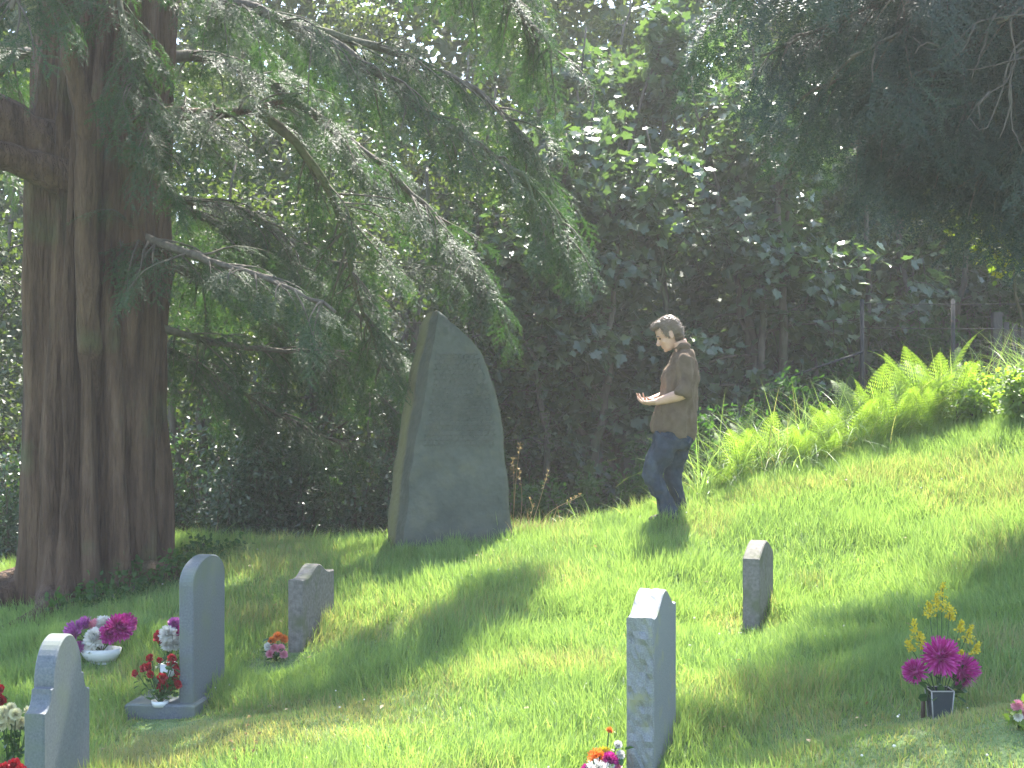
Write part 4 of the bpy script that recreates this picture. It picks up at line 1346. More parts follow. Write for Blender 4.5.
def bouquet(name, label, base, blooms, leaves, r, leafmat='bouquet_leaf', foot=None, leaf_sz=.05, extra=None, cat='flowers'):
    """blooms: (offset, radius, material, kind); stems run from the foot to each bloom"""
    base = np.asarray(base, float)
    root = thing(name, label, cat, tuple(base))
    foot = np.zeros(3) if foot is None else np.asarray(foot, float)
    st = []
    for off, rad, mat, kind in blooms:
        off = np.asarray(off, float)
        face = nrm(np.array([off[0] * 1.5, off[1] * 1.5 - .10, .11 + .0 * off[2]]) + r.normal(0, .02, 3))
        if kind == 'rose':
            g = rose(off, rad, r, face)
        else:
            g = pompon(off, rad, r, int(230 if kind == 'pom' else 260), face=face, w=.24 if kind == 'pom' else .15)
        core = ell(off, (rad * .45,) * 3, nu=8, nv=6)
        mk('bloom', [merge([g, core])], M[mat], root, smooth=False)
        q = resample([foot, foot * .4 + off * .6 + [0, 0, .0], off - face * rad * .3], .03)
        st.append(tube(q, .0028, 4, cap=False))
    green = [merge(st)]
    if leaves:
        k = r.integers(0, len(blooms), leaves)
        B = np.array([np.asarray(b[0]) for b in blooms])
        pos = foot + (B[k] - foot) * r.uniform(.35, .95, (leaves, 1)) + r.normal(0, .018, (leaves, 3))
        D = nrm(pos * [1, 1, 0] + r.normal(0, .05, (leaves, 3)) + [0, -.01, .02]); U = nrm(np.array([0, 0, 1.]) + r.normal(0, .5, (leaves, 3)))
        green.append(merge([scatter(OVAL, pos, frames(D, U), leaf_sz * r.uniform(.6, 1.2, leaves))], 1))
    mk('foliage', green, [M['bouquet_leaf'], M[leafmat]], root, smooth=False)
    if extra: extra(root)
    return root


def lathe(prof, n=20, sx=1.0, sy=1.0):
    V, q = [], []
    a = np.arange(n) / n * 2 * math.pi
    for rr, z in prof:
        V.append(np.stack([np.cos(a) * rr * sx, np.sin(a) * rr * sy, np.full(n, z)], 1))
    j = np.arange(n)
    for i in range(len(prof) - 1):
        q.append(np.stack([i * n + j, i * n + (j + 1) % n, (i + 1) * n + (j + 1) % n, (i + 1) * n + j], 1))
    return np.concatenate(V), [np.concatenate(q)]


def build_flowers():
    r = np.random.default_rng(15)
    M['glaze'] = surf_mat('pale glazed pot', [(.3, (.55, .55, .54)), (.7, (.68, .68, .66))], scale=8, rough=.35, spec=.5, bump=.05)
    M['pot_dark'] = surf_mat('dark glass vase', [(.3, (.035, .042, .05)), (.7, (.06, .07, .08))], scale=8, rough=.15, spec=.6, bump=0)
    M['pot_rim'] = surf_mat('pale vase edge', [(.3, (.30, .28, .25)), (.7, (.42, .40, .36))], scale=20, rough=.4, spec=.5, bump=.1)  # paler tone for the strips along the vase edges
    M['wet_wood'] = surf_mat('wet brown wood', [(.3, (.06, .04, .03)), (.7, (.12, .08, .06))], scale=10, rough=.7, bump=.3)

    def at(px, py, Y):
        q_ = P(px, py, Y); SHORT.append((q_[0], q_[1] - .08, .22))
        p = P(px, py, Y); return np.array([p[0], p[1], float(gz(p[0], p[1])[0])])
    # white bowl of chrysanthemums
    Y = 9.35; k = Y / F
    b = at(101, 655, Y)
    zt = P(0, 648, Y)[2] - b[2]
    o = thing('flower_bowl', 'long pale bowl standing in the grass left of the tall plinth headstone', 'bowl', tuple(b))
    mk('basin', [merge([lathe([(.02, .0), (.085, .004), (.112, zt * .55), (.122, zt), (.114, zt), (.10, zt * .6), (.02, zt * .5)], 28, 1.12, .75)])], M['glaze'], o)
    mk('bowl_foot', [merge([lathe([(.03, -.04), (.07, -.04), (.075, .003), (.03, .003)], 24, 1.1, .75)])], M['glaze'], o)
    z = lambda py: P(0, py, Y)[2] - b[2]
    X = lambda px: (px - 101) * k
    bouquet('chrysanthemum_bouquet', 'magenta, white and lilac chrysanthemums massed in the pale bowl', b + [0, 0, zt * .62],
            [((X(120), -.03, z(627) - zt * .62), .095, 'magenta_petal', 'pom'), ((X(112), -.06, z(633) - zt * .62), .07, 'magenta_petal', 'pom'), ((X(125), .04, z(624) - zt * .62), .07, 'magenta_petal', 'pom'),
             ((X(98), -.06, z(637) - zt * .62), .072, 'white_petal', 'pom'), ((X(92), -.04, z(642) - zt * .62), .055, 'white_petal', 'pom'), ((X(103), .02, z(624) - zt * .62), .055, 'white_petal', 'pom'),
             ((X(94), .03, z(627) - zt * .62), .05, 'pink_petal', 'pom'), ((X(77), -.02, z(631) - zt * .62), .078, 'purple_petal', 'pom'), ((X(84), .04, z(626) - zt * .62), .06, 'purple_petal', 'pom'),
             ((X(83), -.06, z(645) - zt * .62), .04, 'purple_petal', 'pom')], 60, r)
    # by the plinth: red roses in a low pot, and a mixed posy behind
    Y = 8.35; k = Y / F
    b = at(160, 708, Y)
    pz = P(0, 708, Y)[2]
    b2 = np.array([P(158, 706, Y)[0], Y + .05, pz])
    o = thing('flower_pot', 'small low pale pot on the plinth holding red roses', 'pot', tuple(b2))
    mk('pot_body', [merge([lathe([(.01, 0), (.045, 0), (.052, .035), (.046, .035), (.04, .012), (.01, .012)], 20)])], M['glaze'], o)
    z = lambda py: P(0, py, Y)[2] - b2[2]
    X = lambda px: (px - 158) * k
    bl = []
    for px, py in [(137, 675), (143, 672), (149, 670), (155, 667), (151, 676), (162, 680), (166, 672), (168, 664), (172, 661), (170, 671), (160, 688), (166, 692), (172, 684), (176, 688), (158, 693), (174, 676), (147, 664)]:
        bl.append(((X(px), r.normal(0, .03), z(py)), .028 * r.uniform(.85, 1.2), 'red_petal', 'rose'))
    bouquet('rose_bouquet', 'red roses in the small pot on the plinth of the tall headstone', b2 + [0, 0, .012], bl, 90, r)
    Y = 9.1; k = Y / F
    b = at(168, 655, Y)
    z = lambda py: P(0, py, Y)[2] - b[2]
    X = lambda px: (px - 168) * k
    o = thing('flower_pot', 'small pot half hidden behind the tall headstone, with white and red blooms', 'pot', tuple(b))
    mk('pot_body', [merge([lathe([(.01, -.02), (.045, -.02), (.06, .10), (.053, .10), (.04, .02), (.01, .02)], 20)])], M['glaze'], o)
    bouquet('mixed_posy', 'white, purple and dark red blooms peeping out left of the tall headstone', b + [0, 0, .03],
            [((X(162), -.02, z(641)), .05, 'red_petal', 'rose'), ((X(170), -.05, z(638)), .06, 'white_petal', 'pom'), ((X(175), -.03, z(646)), .055, 'white_petal', 'pom'), ((X(169), -.04, z(648)), .045, 'white_petal', 'pom'),
             ((X(174), .02, z(630)), .05, 'purple_petal', 'pom'), ((X(184), .0, z(636)), .06, 'magenta_petal', 'pom'), ((X(190), .0, z(645)), .05, 'pink_petal', 'pom')], 40, r)
    # orange and white beside the brown stone
    Y = 9.38; k = Y / F
    b = at(276, 657, Y)
    z = lambda py: P(0, py, Y)[2] - b[2]
    X = lambda px: (px - 276) * k
    bouquet('carnation_posy', 'orange, pink and white carnations in the grass against the brownish headstone', b,
            [((X(278), 0, z(637)), .036, 'orange_petal', 'pom'), ((X(283), .02, z(640)), .032, 'orange_petal', 'pom'), ((X(272), .0, z(641)), .03, 'orange_petal', 'pom'), ((X(281), -.03, z(648)), .033, 'pink_petal', 'pom'),
             ((X(275), -.03, z(647)), .028, 'pink_petal', 'pom'), ((X(269), -.02, z(646)), .03, 'white_petal', 'pom'), ((X(271), -.04, z(653)), .028, 'pink_petal', 'pom'), ((X(268), .02, z(652)), .026, 'white_petal', 'pom'), ((X(284), -.02, z(654)), .03, 'pink_petal', 'pom')], 40, r)
    # left edge: cream flowers and red roses behind the nearest stone
    Y = 7.3; k = Y / F
    b = at(13, 735, Y)
    z = lambda py: P(0, py, Y)[2] - b[2]
    X = lambda px: (px - 13) * k
    bl = [((X(px), r.normal(0, .03) - .02, z(py)), .032 * r.uniform(.85, 1.15), 'cream_petal', 'pom') for px, py in [(8, 709), (14, 706), (20, 711), (10, 717), (17, 718), (6, 722), (14, 725), (22, 722), (26, 715), (19, 728), (7, 714)]]
    bouquet('hydrangea_posy', 'cream rounded posy at the left edge beside the nearest slate headstone', b, bl, 50, r)
    Y = 7.7; k = Y / F
    b = at(-6, 715, Y)
    z = lambda py: P(0, py, Y)[2] - b[2]
    X = lambda px: (px + 6) * k
    bl = [((X(px), r.normal(0, .03), z(py)), .03, 'red_petal', 'rose') for px, py in [(2, 688), (0, 696), (-6, 684), (-10, 694), (-4, 700), (-14, 690), (4, 700)]]
    bouquet('rose_bouquet', 'red roses cut off by the left edge, above the cream posy', b, bl, 40, r)
    Y = 6.3; k = Y / F
    b = at(14, 790, Y)
    z = lambda py: P(0, py, Y)[2] - b[2]
    X = lambda px: (px - 14) * k
    bl = [((X(px), r.normal(0, .03), z(py)), .03, 'red_petal', 'rose') for px, py in [(8, 766), (14, 765), (20, 770), (2, 772), (12, 775)]]
    bouquet('rose_bouquet', 'few red petals at the bottom left corner', b, bl, 24, r)
    # bottom centre, at the foot of the rough-edged stone
    Y = 6.75; k = Y / F
    b = at(604, 786, Y)
    z = lambda py: P(0, py, Y)[2] - b[2]
    X = lambda px: (px - 604) * k
    bouquet('mixed_posy', 'orange, magenta and white blooms at the foot of the rough-edged granite headstone', b,
            [((X(597), .0, z(759)), .05, 'orange_petal', 'pom'), ((X(604), .03, z(757)), .042, 'yellow_petal', 'pom'), ((X(609), -.02, z(760)), .045, 'magenta_petal', 'pom'), ((X(614), .0, z(766)), .04, 'pink_petal', 'pom'), ((X(596), -.05, z(768)), .055, 'white_petal', 'pom'),
             ((X(606), -.06, z(770)), .05, 'white_petal', 'pom'), ((X(618), .02, z(746)), .022, 'white_petal', 'pom'), ((X(620), .0, z(755)), .024, 'white_petal', 'pom'), ((X(610), .06, z(734)), .02, 'orange_petal', 'pom'),
             ((X(588), -.03, z(770)), .04, 'magenta_petal', 'pom')], 60, r)
    # dahlias with goldenrod in the tall vase
    Y = 7.0; k = Y / F
    b = at(939.5, 722, Y); zt = P(0, 689, Y)[2] - b[2]
    o = thing('flower_vase', 'dark square tapering vase with pale edges on the grave mound, lower right', 'vase', tuple(b))
    w0, w1 = .042, .056
    V = []
    for w, zz in ((w0, -.05), (w1, zt), (w1 - .006, zt), (w0 - .006, .01)):
        V += [(-w, -w, zz), (w, -w, zz), (w, w, zz), (-w, w, zz)]
    fs = [[i * 4 + a, i * 4 + (a + 1) % 4, (i + 1) * 4 + (a + 1) % 4, (i + 1) * 4 + a] for i in range(3) for a in range(4)] + [[12, 13, 14, 15], [3, 2, 1, 0]]
    mk('vase_body', [(np.array(V), [np.array(fs)], 0)], M['pot_dark'], o, smooth=False)
    ed = []
    for sx in (-1, 1):
        for sy in (-1, 1):
            ed.append(tube([(sx * w0, sy * w0, -.04), (sx * w1, sy * w1, zt)], .0035, 6))
    for a in range(4):
        s = [(-1, -1), (1, -1), (1, 1), (-1, 1)]
        p0, p1 = s[a], s[(a + 1) % 4]
        ed.append(tube([(p0[0] * w1, p0[1] * w1, zt), (p1[0] * w1, p1[1] * w1, zt)], .0035, 6))
    tag(mk('vase_edge', [merge(ed)], M['pot_rim'], o), 'pale vase edges')
    o = thing('wooden_stake', 'short brown stake stuck in the turf left of the dark vase', 'stake', tuple(b + [-.068, .05, -.03]))
    mk('stake_shaft', [merge([tube([(0, 0, 0), (.002, 0, zt * .9)], [.012, .010], 7)])], M['wet_wood'], o)
    z = lambda py: P(0, py, Y)[2] - b[2] - .02
    X = lambda px: (px - 939.5) * k

    def golden(root):
        for px, py, h in [(944, 585, .13), (930, 604, .07), (955, 610, .06), (915, 622, .10), (920, 634, .08), (975, 628, .09), (962, 622, .05), (908, 642, .05), (980, 645, .05), (938, 596, .08), (962, 652, .04)]:
            top = np.array([X(px), r.normal(.03, .02), z(py)])
            ft = np.array([0, 0, .02])
            q = resample([ft, ft * .45 + top * .55 + [0, .0, .02], top], .02)
            stx = [tube(q, .0022, 4, cap=False)]
            pos, D = [], []
            for s in range(16):
                t = s / 15
                p = top - nrm(top - ft) * h * (1 - t)
                a = r.uniform(0, 6.28); ln = h * .5 * (1.05 - t)
                for g in range(9):
                    u = (g + 1) / 9
                    pos.append(p + np.array([math.cos(a), math.sin(a), .35 - .5 * u]) * ln * u + r.normal(0, .003, 3))
                    D.append(nrm(r.normal(size=3) + [0, 0, .8]))
            pos, D = np.array(pos), np.array(D)
            fl = scatter(OVAL, pos, frames(D, nrm(r.normal(size=D.shape))), .013 * r.uniform(.7, 1.3, len(pos)))
            o_ = mk('goldenrod_plume', [merge([fl])], M['yellow_petal'], root, smooth=False)
            mk('plume_stem', [merge(stx)], M['bouquet_leaf'], o_)
            pass
    bouquet('dahlia_bouquet', 'three big magenta dahlias with yellow goldenrod standing in the dark vase', b + [0, 0, .02],
            [((X(938), -.05, z(655)), .098, 'magenta_petal', 'dahlia'), ((X(961), -.02, z(669)), .085, 'magenta_petal', 'dahlia'), ((X(915), -.01, z(671)), .066, 'magenta_petal', 'dahlia'),
             ((X(960), .03, z(683)), .05, 'magenta_petal', 'dahlia')], 70, r, leaf_sz=.06, extra=golden)
    # right edge posy
    Y = 6.3; k = Y / F
    b = at(1018, 735, Y)
    z = lambda py: P(0, py, Y)[2] - b[2]
    X = lambda px: (px - 1018) * k
    bouquet('begonia_posy', 'pale pink posy with light green leaves at the right edge of the mound', b,
            [((X(1015), -.03, z(705)), .03, 'pink_petal', 'pom'), ((X(1022), -.02, z(712)), .032, 'pink_petal', 'pom'), ((X(1028), .0, z(704)), .03, 'orange_petal', 'pom'), ((X(1014), -.05, z(714)), .022, 'white_petal', 'pom'),
             ((X(1034), -.02, z(714)), .035, 'pink_petal', 'pom'), ((X(1026), -.05, z(722)), .028, 'white_petal', 'pom')], 60, r, leafmat='fern', leaf_sz=.055)
# ------------------------------------------------------------------ the man
def build_man():
    Y = 11.9; k = Y / F
    r = np.random.default_rng(2)
    gx = (672 - 512) * k
    g = float(gz(gx, Y)[0])
    gp = CZ - (521 - 384) * k
    root = thing('person', 'man in a brown shirt with rolled sleeves and blue jeans, head bowed over his hands', 'person', (gx, Y, gp))
    J = lambda px, py, y=0.0: np.array([(px - 672) * k, y, (521 - py) * k])
    skin = surf_mat('skin', [(.3, (.50, .29, .21)), (.7, (.60, .37, .28))], scale=12, rough=.5, spec=.4, bump=.05, bscale=120, bdist=.001)
    cord = surf_mat('brown corduroy', [(.3, (.17, .118, .08)), (.5, (.22, .157, .108)), (.7, (.265, .195, .14))], scale=9, rough=.9, spec=.15, bump=.9, bscale=13,
                    bdist=.03, wave=(45, 'X', .4))
    denim = surf_mat('blue denim', [(.3, (.020, .028, .040)), (.5, (.034, .046, .064)), (.7, (.06, .076, .10))], scale=7, rough=.85, spec=.2, bump=.8, bscale=16, bdist=.025,
                     second=((.09, .105, .125), 4.0, .56, .78))
    hairm = surf_mat('greying brown hair', [(.3, (.095, .066, .046)), (.55, (.145, .105, .076)), (.8, (.22, .17, .13))], scale=14, rough=.5, spec=.4, bump=.5, bscale=90, bdist=.004)
    leather = surf_mat('brown shoe leather', [(.3, (.035, .025, .02)), (.7, (.07, .05, .04))], scale=10, rough=.5, bump=.1)
    eyem = surf_mat('eye', [(.3, (.02, .018, .016)), (.7, (.03, .026, .022))], rough=.1, spec=.6, bump=0)
    # --- head frame, bowed forward and facing -x
    C = J(668.5, 333.0)
    s = 1.14
    a = math.radians(27)
    f = np.array([-math.cos(a), 0, -math.sin(a)]); u = np.array([-math.sin(a), 0, math.cos(a)]); w = np.array([0, 1.0, 0])
    RH = np.stack([f, w, u], 1)
    H = lambda x, y, z: C + s * (x * f + y * w + z * u)
    E_ = lambda c, rr, **kw: ell(H(*c), np.array(rr) * s, RH, **kw)
    B = [E_((-.006, 0, .022), (.097, .076, .094), nu=24, nv=16), E_((.03, 0, -.045), (.060, .060, .072)), E_((.045, 0, -.088), (.042, .044, .034)),
         E_((.074, 0, -.104), (.018, .022, .016)), E_((.082, 0, .006), (.013, .048, .011)), E_((.058, .036, -.038), (.024, .020, .022)), E_((.058, -.036, -.038), (.024, .020, .022)),
         E_((.086, 0, -.068), (.010, .022, .006)), E_((.084, 0, -.080), (.010, .020, .007)),
         tube([H(.082, 0, .0), H(.100, 0, -.026), H(.112, 0, -.044)], np.array([.009, .011, .0145]) * s, 8), E_((.104, 0, -.047), (.014, .016, .010))]
    for sy in (-1, 1):
        B += [E_((-.004, sy * .077, -.018), (.019, .008, .031)), E_((.0, sy * .078, -.040), (.011, .007, .011))]
    # neck, trunk
    B += [tube([J(679, 341), J(682, 349), J(684, 358)], [.062, .064, .075], 16),
          tube([J(684, 353), J(683, 362), J(681, 381), J(677, 405), J(674, 425), J(673, 440)], [.06, .10, .13, .135, .135, .12], 20, rb=[.08, .17, .19, .175, .17, .16], side=(1, 0, 0))]
    SL, EL, WL = J(684, 363, -.205), J(678.8, 394, -.265), J(655.5, 401.5, -.155)
    SR, ER, WR = J(684, 363, .205), J(679, 393, .262), J(654, 399.5, .095)
    for S_, E2, W_ in ((SL, EL, WL), (SR, ER, WR)):
        q = resample([S_, S_ * .5 + E2 * .5 + [.012, 0, 0], E2], .05)
        B.append(tube(q, np.linspace(.056, .044, len(q)), 12)); B.append(ell(E2, (.044,) * 3)); B.append(ell(S_, (.062,) * 3))
        q = resample([E2, E2 * .6 + W_ * .4, W_], .04)
        B.append(tube(q, np.interp(np.linspace(0, 1, len(q)), [0, .3, 1], [.047, .050, .031]), 12)); B.append(ell(W_, (.031,) * 3))
    HL, KL, AL = J(668, 440, -.09), J(651, 474, -.105), J(671, 512, -.10)
    HR, KR, AR = J(678, 440, .09), J(674.5, 475, .10), J(684, 512, .12)
    for Hh, Kk, Aa in ((HL, KL, AL), (HR, KR, AR)):
        q = resample([Hh, Hh * .5 + Kk * .5, Kk], .05); B.append(tube(q, np.linspace(.066, .042, len(q)), 12)); B.append(ell(Kk, (.042,) * 3))
        q = resample([Kk, Kk * .6 + Aa * .4, Aa], .05); B.append(tube(q, np.interp(np.linspace(0, 1, len(q)), [0, .35, 1], [.040, .040, .032]), 12))
        B.append(ell(Aa + [-.06, 0, -.04], (.11, .04, .03)))
    # hands: a palm, four unequal bent fingers and a thumb each
    def hand(W_, d, nn, sgn):
        d = nrm(np.array(d, float)); nn = np.array(nn, float); nn = nrm(nn - nn.dot(d) * d); l = np.cross(nn, d)
        out = [tube([W_ - d * .02, W_ + d * .03, W_ + d * .085], [.032, .044, .046], 12, rb=[.022, .020, .016], side=l)]
        for i, (ln, o) in enumerate(((.084, -.033), (.094, -.011), (.088, .012), (.070, .034))):
            kb = W_ + d * (.082 - abs(o) * .25) + l * o
            p1 = kb + d * ln * .45 + nn * .008
            p2 = p1 + d * ln * .30 + nn * (.022 + .003 * i)
            p3 = p2 + d * ln * .20 + nn * (.026 + .003 * i)
            out.append(tube([kb - d * .03, kb, p1, p2, p3], [.010, .0105, .0095, .0085, .007], 8)); out.append(ell(p3, (.007,) * 3, nu=8, nv=6))
        tb = W_ + d * .022 - l * sgn * .026
        t1 = tb - l * sgn * .026 + d * .030 + nn * .010; t2 = t1 + d * .030 + nn * .014 + l * sgn * .006; t3 = t2 + d * .018 + nn * .012 + l * sgn * .01
        out.append(tube([tb, t1, t2, t3], [.015, .013, .011, .008], 8)); out.append(ell(t3, (.008,) * 3, nu=8, nv=6))
        return out
    B += hand(WL, (-.93, .30, -.16), (-.1, .35, .95), 1)
    B += hand(WR, (-.84, -.52, -.08), (-.1, -.35, .95), -1)
    remeshed('body', B, .0048, skin, root, smooth=4)
    # eyes
    for sy in (-1, 1):
        mk('eye', [merge([ell(H(.0795, sy * .031, -.010), np.array((.008, .013, .006)) * s, RH, nu=12, nv=8)])], eyem, root)
        q = np.array([H(.088, sy * .012, .010), H(.091, sy * .030, .014), H(.080, sy * .050, .008)])
        mk('eyebrow', [merge([tube(q, np.array([.004, .005, .003]) * s, 6)])], hairm, root)
    # hair: a short cap with tufts, quiff forward
    def trim(co, no):
        n_ = vnoise(co, 45, 2.) * .006 + vnoise(co, 110, 5.) * .004
        return co + no * n_[:, None]
    hp = [E_((-.020, 0, .040), (.094, .084, .088), nu=24, nv=16), E_((-.050, 0, .0), (.064, .080, .076), nu=20, nv=12), E_((.045, 0, .088), (.058, .062, .036)), E_((.076, -.005, .082), (.032, .045, .020)),
          E_((-.066, 0, -.045), (.036, .060, .045))]
    for sy in (-1, 1):
        hp.append(E_((.018, sy * .070, .020), (.026, .013, .046)))
        hp.append(E_((.014, sy * .073, -.012), (.010, .008, .022)))
    hair = remeshed('hair', hp, .006, hairm, root, smooth=3, fn=trim)
    # strands
    n = 3800
    me = hair.data
    k_ = r.integers(0, len(me.vertices), n)
    tri, V = [], []
    for i in k_:
        v = np.array(me.vertices[int(i)].co); no = np.array(me.vertices[int(i)].normal)
        d = nrm(no * .55 + f * .25 - u * .45 + r.normal(0, .35, 3)) * r.uniform(.010, .024)
        l = nrm(np.cross(d, no) + 1e-6) * .0016
        b_ = len(V); V += [v - l - no * .003, v + l - no * .003, v + d]; tri.append([b_, b_ + 1, b_ + 2])
    tag(mk('hair_strands', [(np.array(V), [np.array(tri)], 0)], hairm, hair, smooth=False), None, None)
    # --- shirt
    def crease(amp, sx):
        def fn(co, no):
            st = co * np.array([1.0, 1.0, sx])
            w_ = vnoise(st, 9, 1.) * amp + vnoise(st, 22, 4.) * amp * .45
            return co + no * w_[:, None]
        return fn
    rows = [(350, 684, .068, .075), (354, 684, .088, .135), (359.5, 683.2, .108, .195), (368, 682, .132, .222), (381, 680, .163, .225), (394, 678.5, .166, .215), (406, 676.8, .168, .210),
            (420, 674.6, .172, .215), (428, 673.2, .174, .216), (433, 672.8, .172, .214)]
    tb = tube([J(x, y) for y, x, _, _ in rows], [q[2] for q in rows], 36, rb=[q[3] for q in rows], side=(1, 0, 0))
    V = tb[0]
    V[:, 2] -= np.where(V[:, 2] < J(0, 415)[2], (V[:, 0] > 0) * .035 * (J(0, 415)[2] - V[:, 2]) / .15, 0)
    sp = [(V, tb[1])]
    for S_, E2 in ((SL, EL), (SR, ER)):
        q = resample([S_ + [0, 0, .008], S_ * .5 + E2 * .5 + [.016, 0, 0], E2 + (E2 - S_) * .02], .04)
        sp.append(tube(q, np.linspace(.078, .063, len(q)), 16)); sp.append(ell(S_ + [0, 0, -.005], (.085, .075, .075)))
        e = q[-1]; d_ = nrm(q[-1] - q[-3])
        sp.append(tube([e - d_ * .05, e - d_ * .012, e + d_ * .008], [.068, .070, .064], 16))    # rolled cuff
        sp.append(ell(S_ * .6 + J(684, 358) * .4, (.08, .09, .06)))
    cl = [J(676.5, 352), J(683, 346.5)]
    ring = []
    for th in np.linspace(0, 2 * math.pi, 25):   # stand-up collar, open at the throat
        ring.append(J(682.0, 347) + np.array([.060 * math.cos(th), .070 * math.sin(th), .012 * math.cos(th) - .002]))
    sp.append(tube(np.array(ring), .011, 10, rb=.020, side=(1, 0, 0), cap=False))
    shirt = remeshed('shirt', sp, .0075, cord, root, smooth=4, fn=crease(.034, .55))
    # --- jeans
    jp = [tube([J(675, 424), J(674, 432), J(673.5, 440), J(673, 449)], [.142, .150, .150, .12], 28, rb=[.185, .190, .188, .17], side=(1, 0, 0)),
          ell(J(680, 441, -.08), (.105, .09, .09)), ell(J(681, 441, .08), (.105, .09, .09))]
    def leg(p, rr):
        q = resample(p, .03)
        return tube(q, np.interp(np.linspace(0, 1, len(q)), np.linspace(0, 1, len(rr)), rr), 18)
    jp.append(leg([J(667, 438, -.09), J(658, 456, -.10), J(651.5, 473, -.105), J(659.5, 493, -.102), J(668.5, 512, -.10), J(671, 521, -.10)], [.122, .106, .083, .076, .068, .072]))
    jp.append(leg([J(677.5, 438, .09), J(676.5, 458, .095), J(674.5, 475, .10), J(679, 494, .11), J(683.5, 513, .12), J(684.5, 521, .12)], [.122, .102, .078, .068, .060, .064]))
    jeans = remeshed('jeans', jp, .0075, denim, root, smooth=4, fn=crease(.026, .9))
    for Aa in (AL, AR):
        c = Aa + np.array([-.055, 0, 0])
        p = [tube([c + [.10, 0, -.045], c + [.05, 0, -.032], c + [-.03, 0, -.04], c + [-.11, 0, -.052], c + [-.145, 0, -.058]], [.034, .046, .042, .032, .018], 14, rb=[.032, .038, .045, .046, .030], side=(0, 0, 1))]
        remeshed('shoe', p, .007, leather, root, smooth=2)
    STONES.append((gx - .02, Y - .1, .10)); STONES.append((gx + .07, Y + .12, .10))


# ------------------------------------------------------------------ fence and gate
def build_fence():
    M['steel'] = surf_mat('galvanised tube', [(.3, (.022, .025, .025)), (.7, (.04, .042, .042))], scale=14, rough=.8, spec=.2, bump=.15, second=((.14, .09, .06), 5, .6, .75))
    M['grey_wood'] = surf_mat('weathered grey wood', [(.3, (.05, .046, .04)), (.7, (.09, .085, .075))], scale=6, stretch=(3, 3, .4), rough=.85, bump=.4)
    Y = 15.7
    p = P(862, 302, Y); g = float(gz(p[0], Y)[0])
    root = thing('metal_fence', 'thin metal rail fence standing behind the ferns at the top of the bank', 'fence', (p[0], Y, g))
    b = np.array([p[0], Y, g])
    for px, top, y2 in ((862, 300, Y), (953, 300, Y + .15), (1042, 300, Y + .3)):
        t = P(px, top, y2)
        mk('post', [merge([tube([(t[0] - b[0], y2 - Y, float(gz(t[0], y2)[0]) - g - .2), (t[0] - b[0], y2 - Y, t[2] - b[2])], .024, 10),
                           ell((t[0] - b[0], y2 - Y, t[2] - b[2]), (.02, .02, .01), nu=10, nv=6)])], M['steel'], root)
    for py in (304, 328.5):
        q = np.array([P(862, py, Y) - b, P(953, py + .5, Y + .15) - b, P(1042, py, Y + .3) - b])
        q[:, 1] -= .026
        mk('rail', [merge([tube(q, .004, 8)])], M['steel'], root)
    q = np.array([P(862, 352, Y) - b, P(812, 369, Y - .2) - b, P(765, 386, Y - .3) - b]); q[:, 1] -= .03
    tag(mk('slanting_rail', [merge([tube(q, .012, 8)])], M['steel'], root), 'rail slanting down to the left')
    # wooden gate at the right edge
    Y = 17.4
    c = P(1036, 356, Y); g = float(gz(c[0], Y)[0])
    top = P(0, 322, Y)[2] - g
    root = thing('wooden_gate', 'grey picket gate in the shade at the right edge beyond the fence', 'gate', (c[0], Y, g))
    hw = (1036 - 1003) / F * Y
    n = 8
    def bx(x0, x1, y0, y1, z0, z1):
        V = np.array([(x, y, z) for z in (z0, z1) for x, y in ((x0, y0), (x1, y0), (x1, y1), (x0, y1))])
        return V, [np.array([[3, 2, 1, 0], [4, 5, 6, 7], [0, 1, 5, 4], [1, 2, 6, 5], [2, 3, 7, 6], [3, 0, 4, 7]])]
    for i in range(n):
        x = -hw + .04 + (2 * hw - .08) * i / (n - 1)
        mk('picket', [merge([bx(x - .032, x + .032, -.012, .012, .06, top - .02 * (i % 2))])], M['grey_wood'], root, smooth=False)
    for zz in (.2, top * .8):
        mk('gate_rail', [merge([bx(-hw, hw, .0135, .05, zz - .045, zz + .045)])], M['grey_wood'], root, smooth=False)
    for sx in (-1, 1):
        mk('gate_post', [merge([bx(sx * (hw + .08) - .055, sx * (hw + .08) + .055, -.055, .055, -.2, top + .12)])], M['grey_wood'], root, smooth=False)


# ------------------------------------------------------------------ air, light, camera
SUN_AZ, SUN_EL = math.radians(13), math.radians(57)
HAZE = 0.0016
EXPOSURE = 2.35


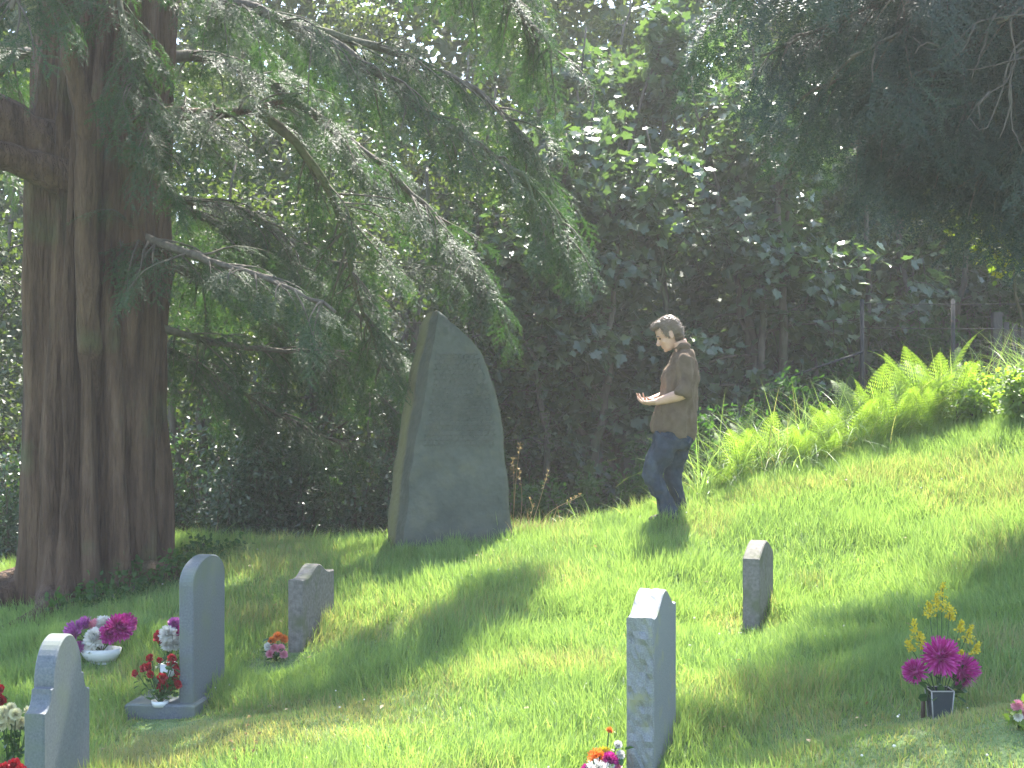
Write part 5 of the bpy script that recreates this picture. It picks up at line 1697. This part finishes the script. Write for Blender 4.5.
def build_air():
    if not HAZE: return
    m, nt, out = newmat('thin haze')
    pv = nt.nodes.new('ShaderNodeVolumePrincipled')
    pv.inputs['Color'].default_value = (1, .99, .97, 1)
    pv.inputs['Density'].default_value = HAZE  # added haze volume that lifts the dark areas, in place of lens veil
    pv.inputs['Anisotropy'].default_value = .25
    nt.links.new(pv.outputs[0], out.inputs['Volume'])
    x0, x1, y0, y1, z0, z1 = -150, 150, -130, 170, -6, 27
    V = np.array([(x, y, z) for z in (z0, z1) for x, y in ((x0, y0), (x1, y0), (x1, y1), (x0, y1))])
    o = mk('haze', [(V, [np.array([[3, 2, 1, 0], [4, 5, 6, 7], [0, 1, 5, 4], [1, 2, 6, 5], [2, 3, 7, 6], [3, 0, 4, 7]])], 0)], m, smooth=False)
    tag(o, 'thin added haze that veils the churchyard and lifts the shadows', 'haze', None, 'stuff')


def build_light():
    w = bpy.data.worlds.new('World'); S.world = w
    w.use_nodes = True
    nt = w.node_tree
    bg = nt.nodes['Background']
    sky = nt.nodes.new('ShaderNodeTexSky'); sky.sky_type = 'NISHITA'; sky.sun_disc = False
    sky.sun_elevation = SUN_EL; sky.sun_rotation = SUN_AZ
    nt.links.new(sky.outputs[0], bg.inputs['Color'])
    bg.inputs['Strength'].default_value = .15
    l = bpy.data.lights.new('sun', 'SUN'); l.energy = 5.0; l.angle = math.radians(.7); l.color = (1, .95, .86)
    o = bpy.data.objects.new('sun', l); COL.objects.link(o)
    d = Vector((math.sin(SUN_AZ) * math.cos(SUN_EL), math.cos(SUN_AZ) * math.cos(SUN_EL), math.sin(SUN_EL)))
    o.rotation_euler = d.to_track_quat('Z', 'Y').to_euler()
    c = bpy.data.cameras.new('camera'); co = bpy.data.objects.new('camera', c); COL.objects.link(co)
    co.location = (0, 0, CZ); co.rotation_euler = (math.radians(90), 0, 0)
    c.sensor_width = 36; c.lens = 36 * F / 1024; c.clip_end = 500; c.clip_start = .05
    S.camera = co
    S.view_settings.view_transform = 'Standard'; S.view_settings.look = 'None'
    S.view_settings.exposure = EXPOSURE; S.view_settings.gamma = 1
    S.view_settings.use_curve_mapping = False
    cy = S.cycles
    cy.max_bounces = 8; cy.diffuse_bounces = 3; cy.glossy_bounces = 2; cy.transmission_bounces = 5; cy.transparent_max_bounces = 4; cy.volume_bounces = 0
    cy.use_denoising = True
    cy.caustics_reflective = False; cy.caustics_refractive = False
    cy.sample_clamp_indirect = 4.0


build_menhir()
build_stones()
build_man()
build_flowers()
build_grass()
build_yew()
build_cypress()
build_wood()
build_ferns()
build_fence()
build_air()
build_light()
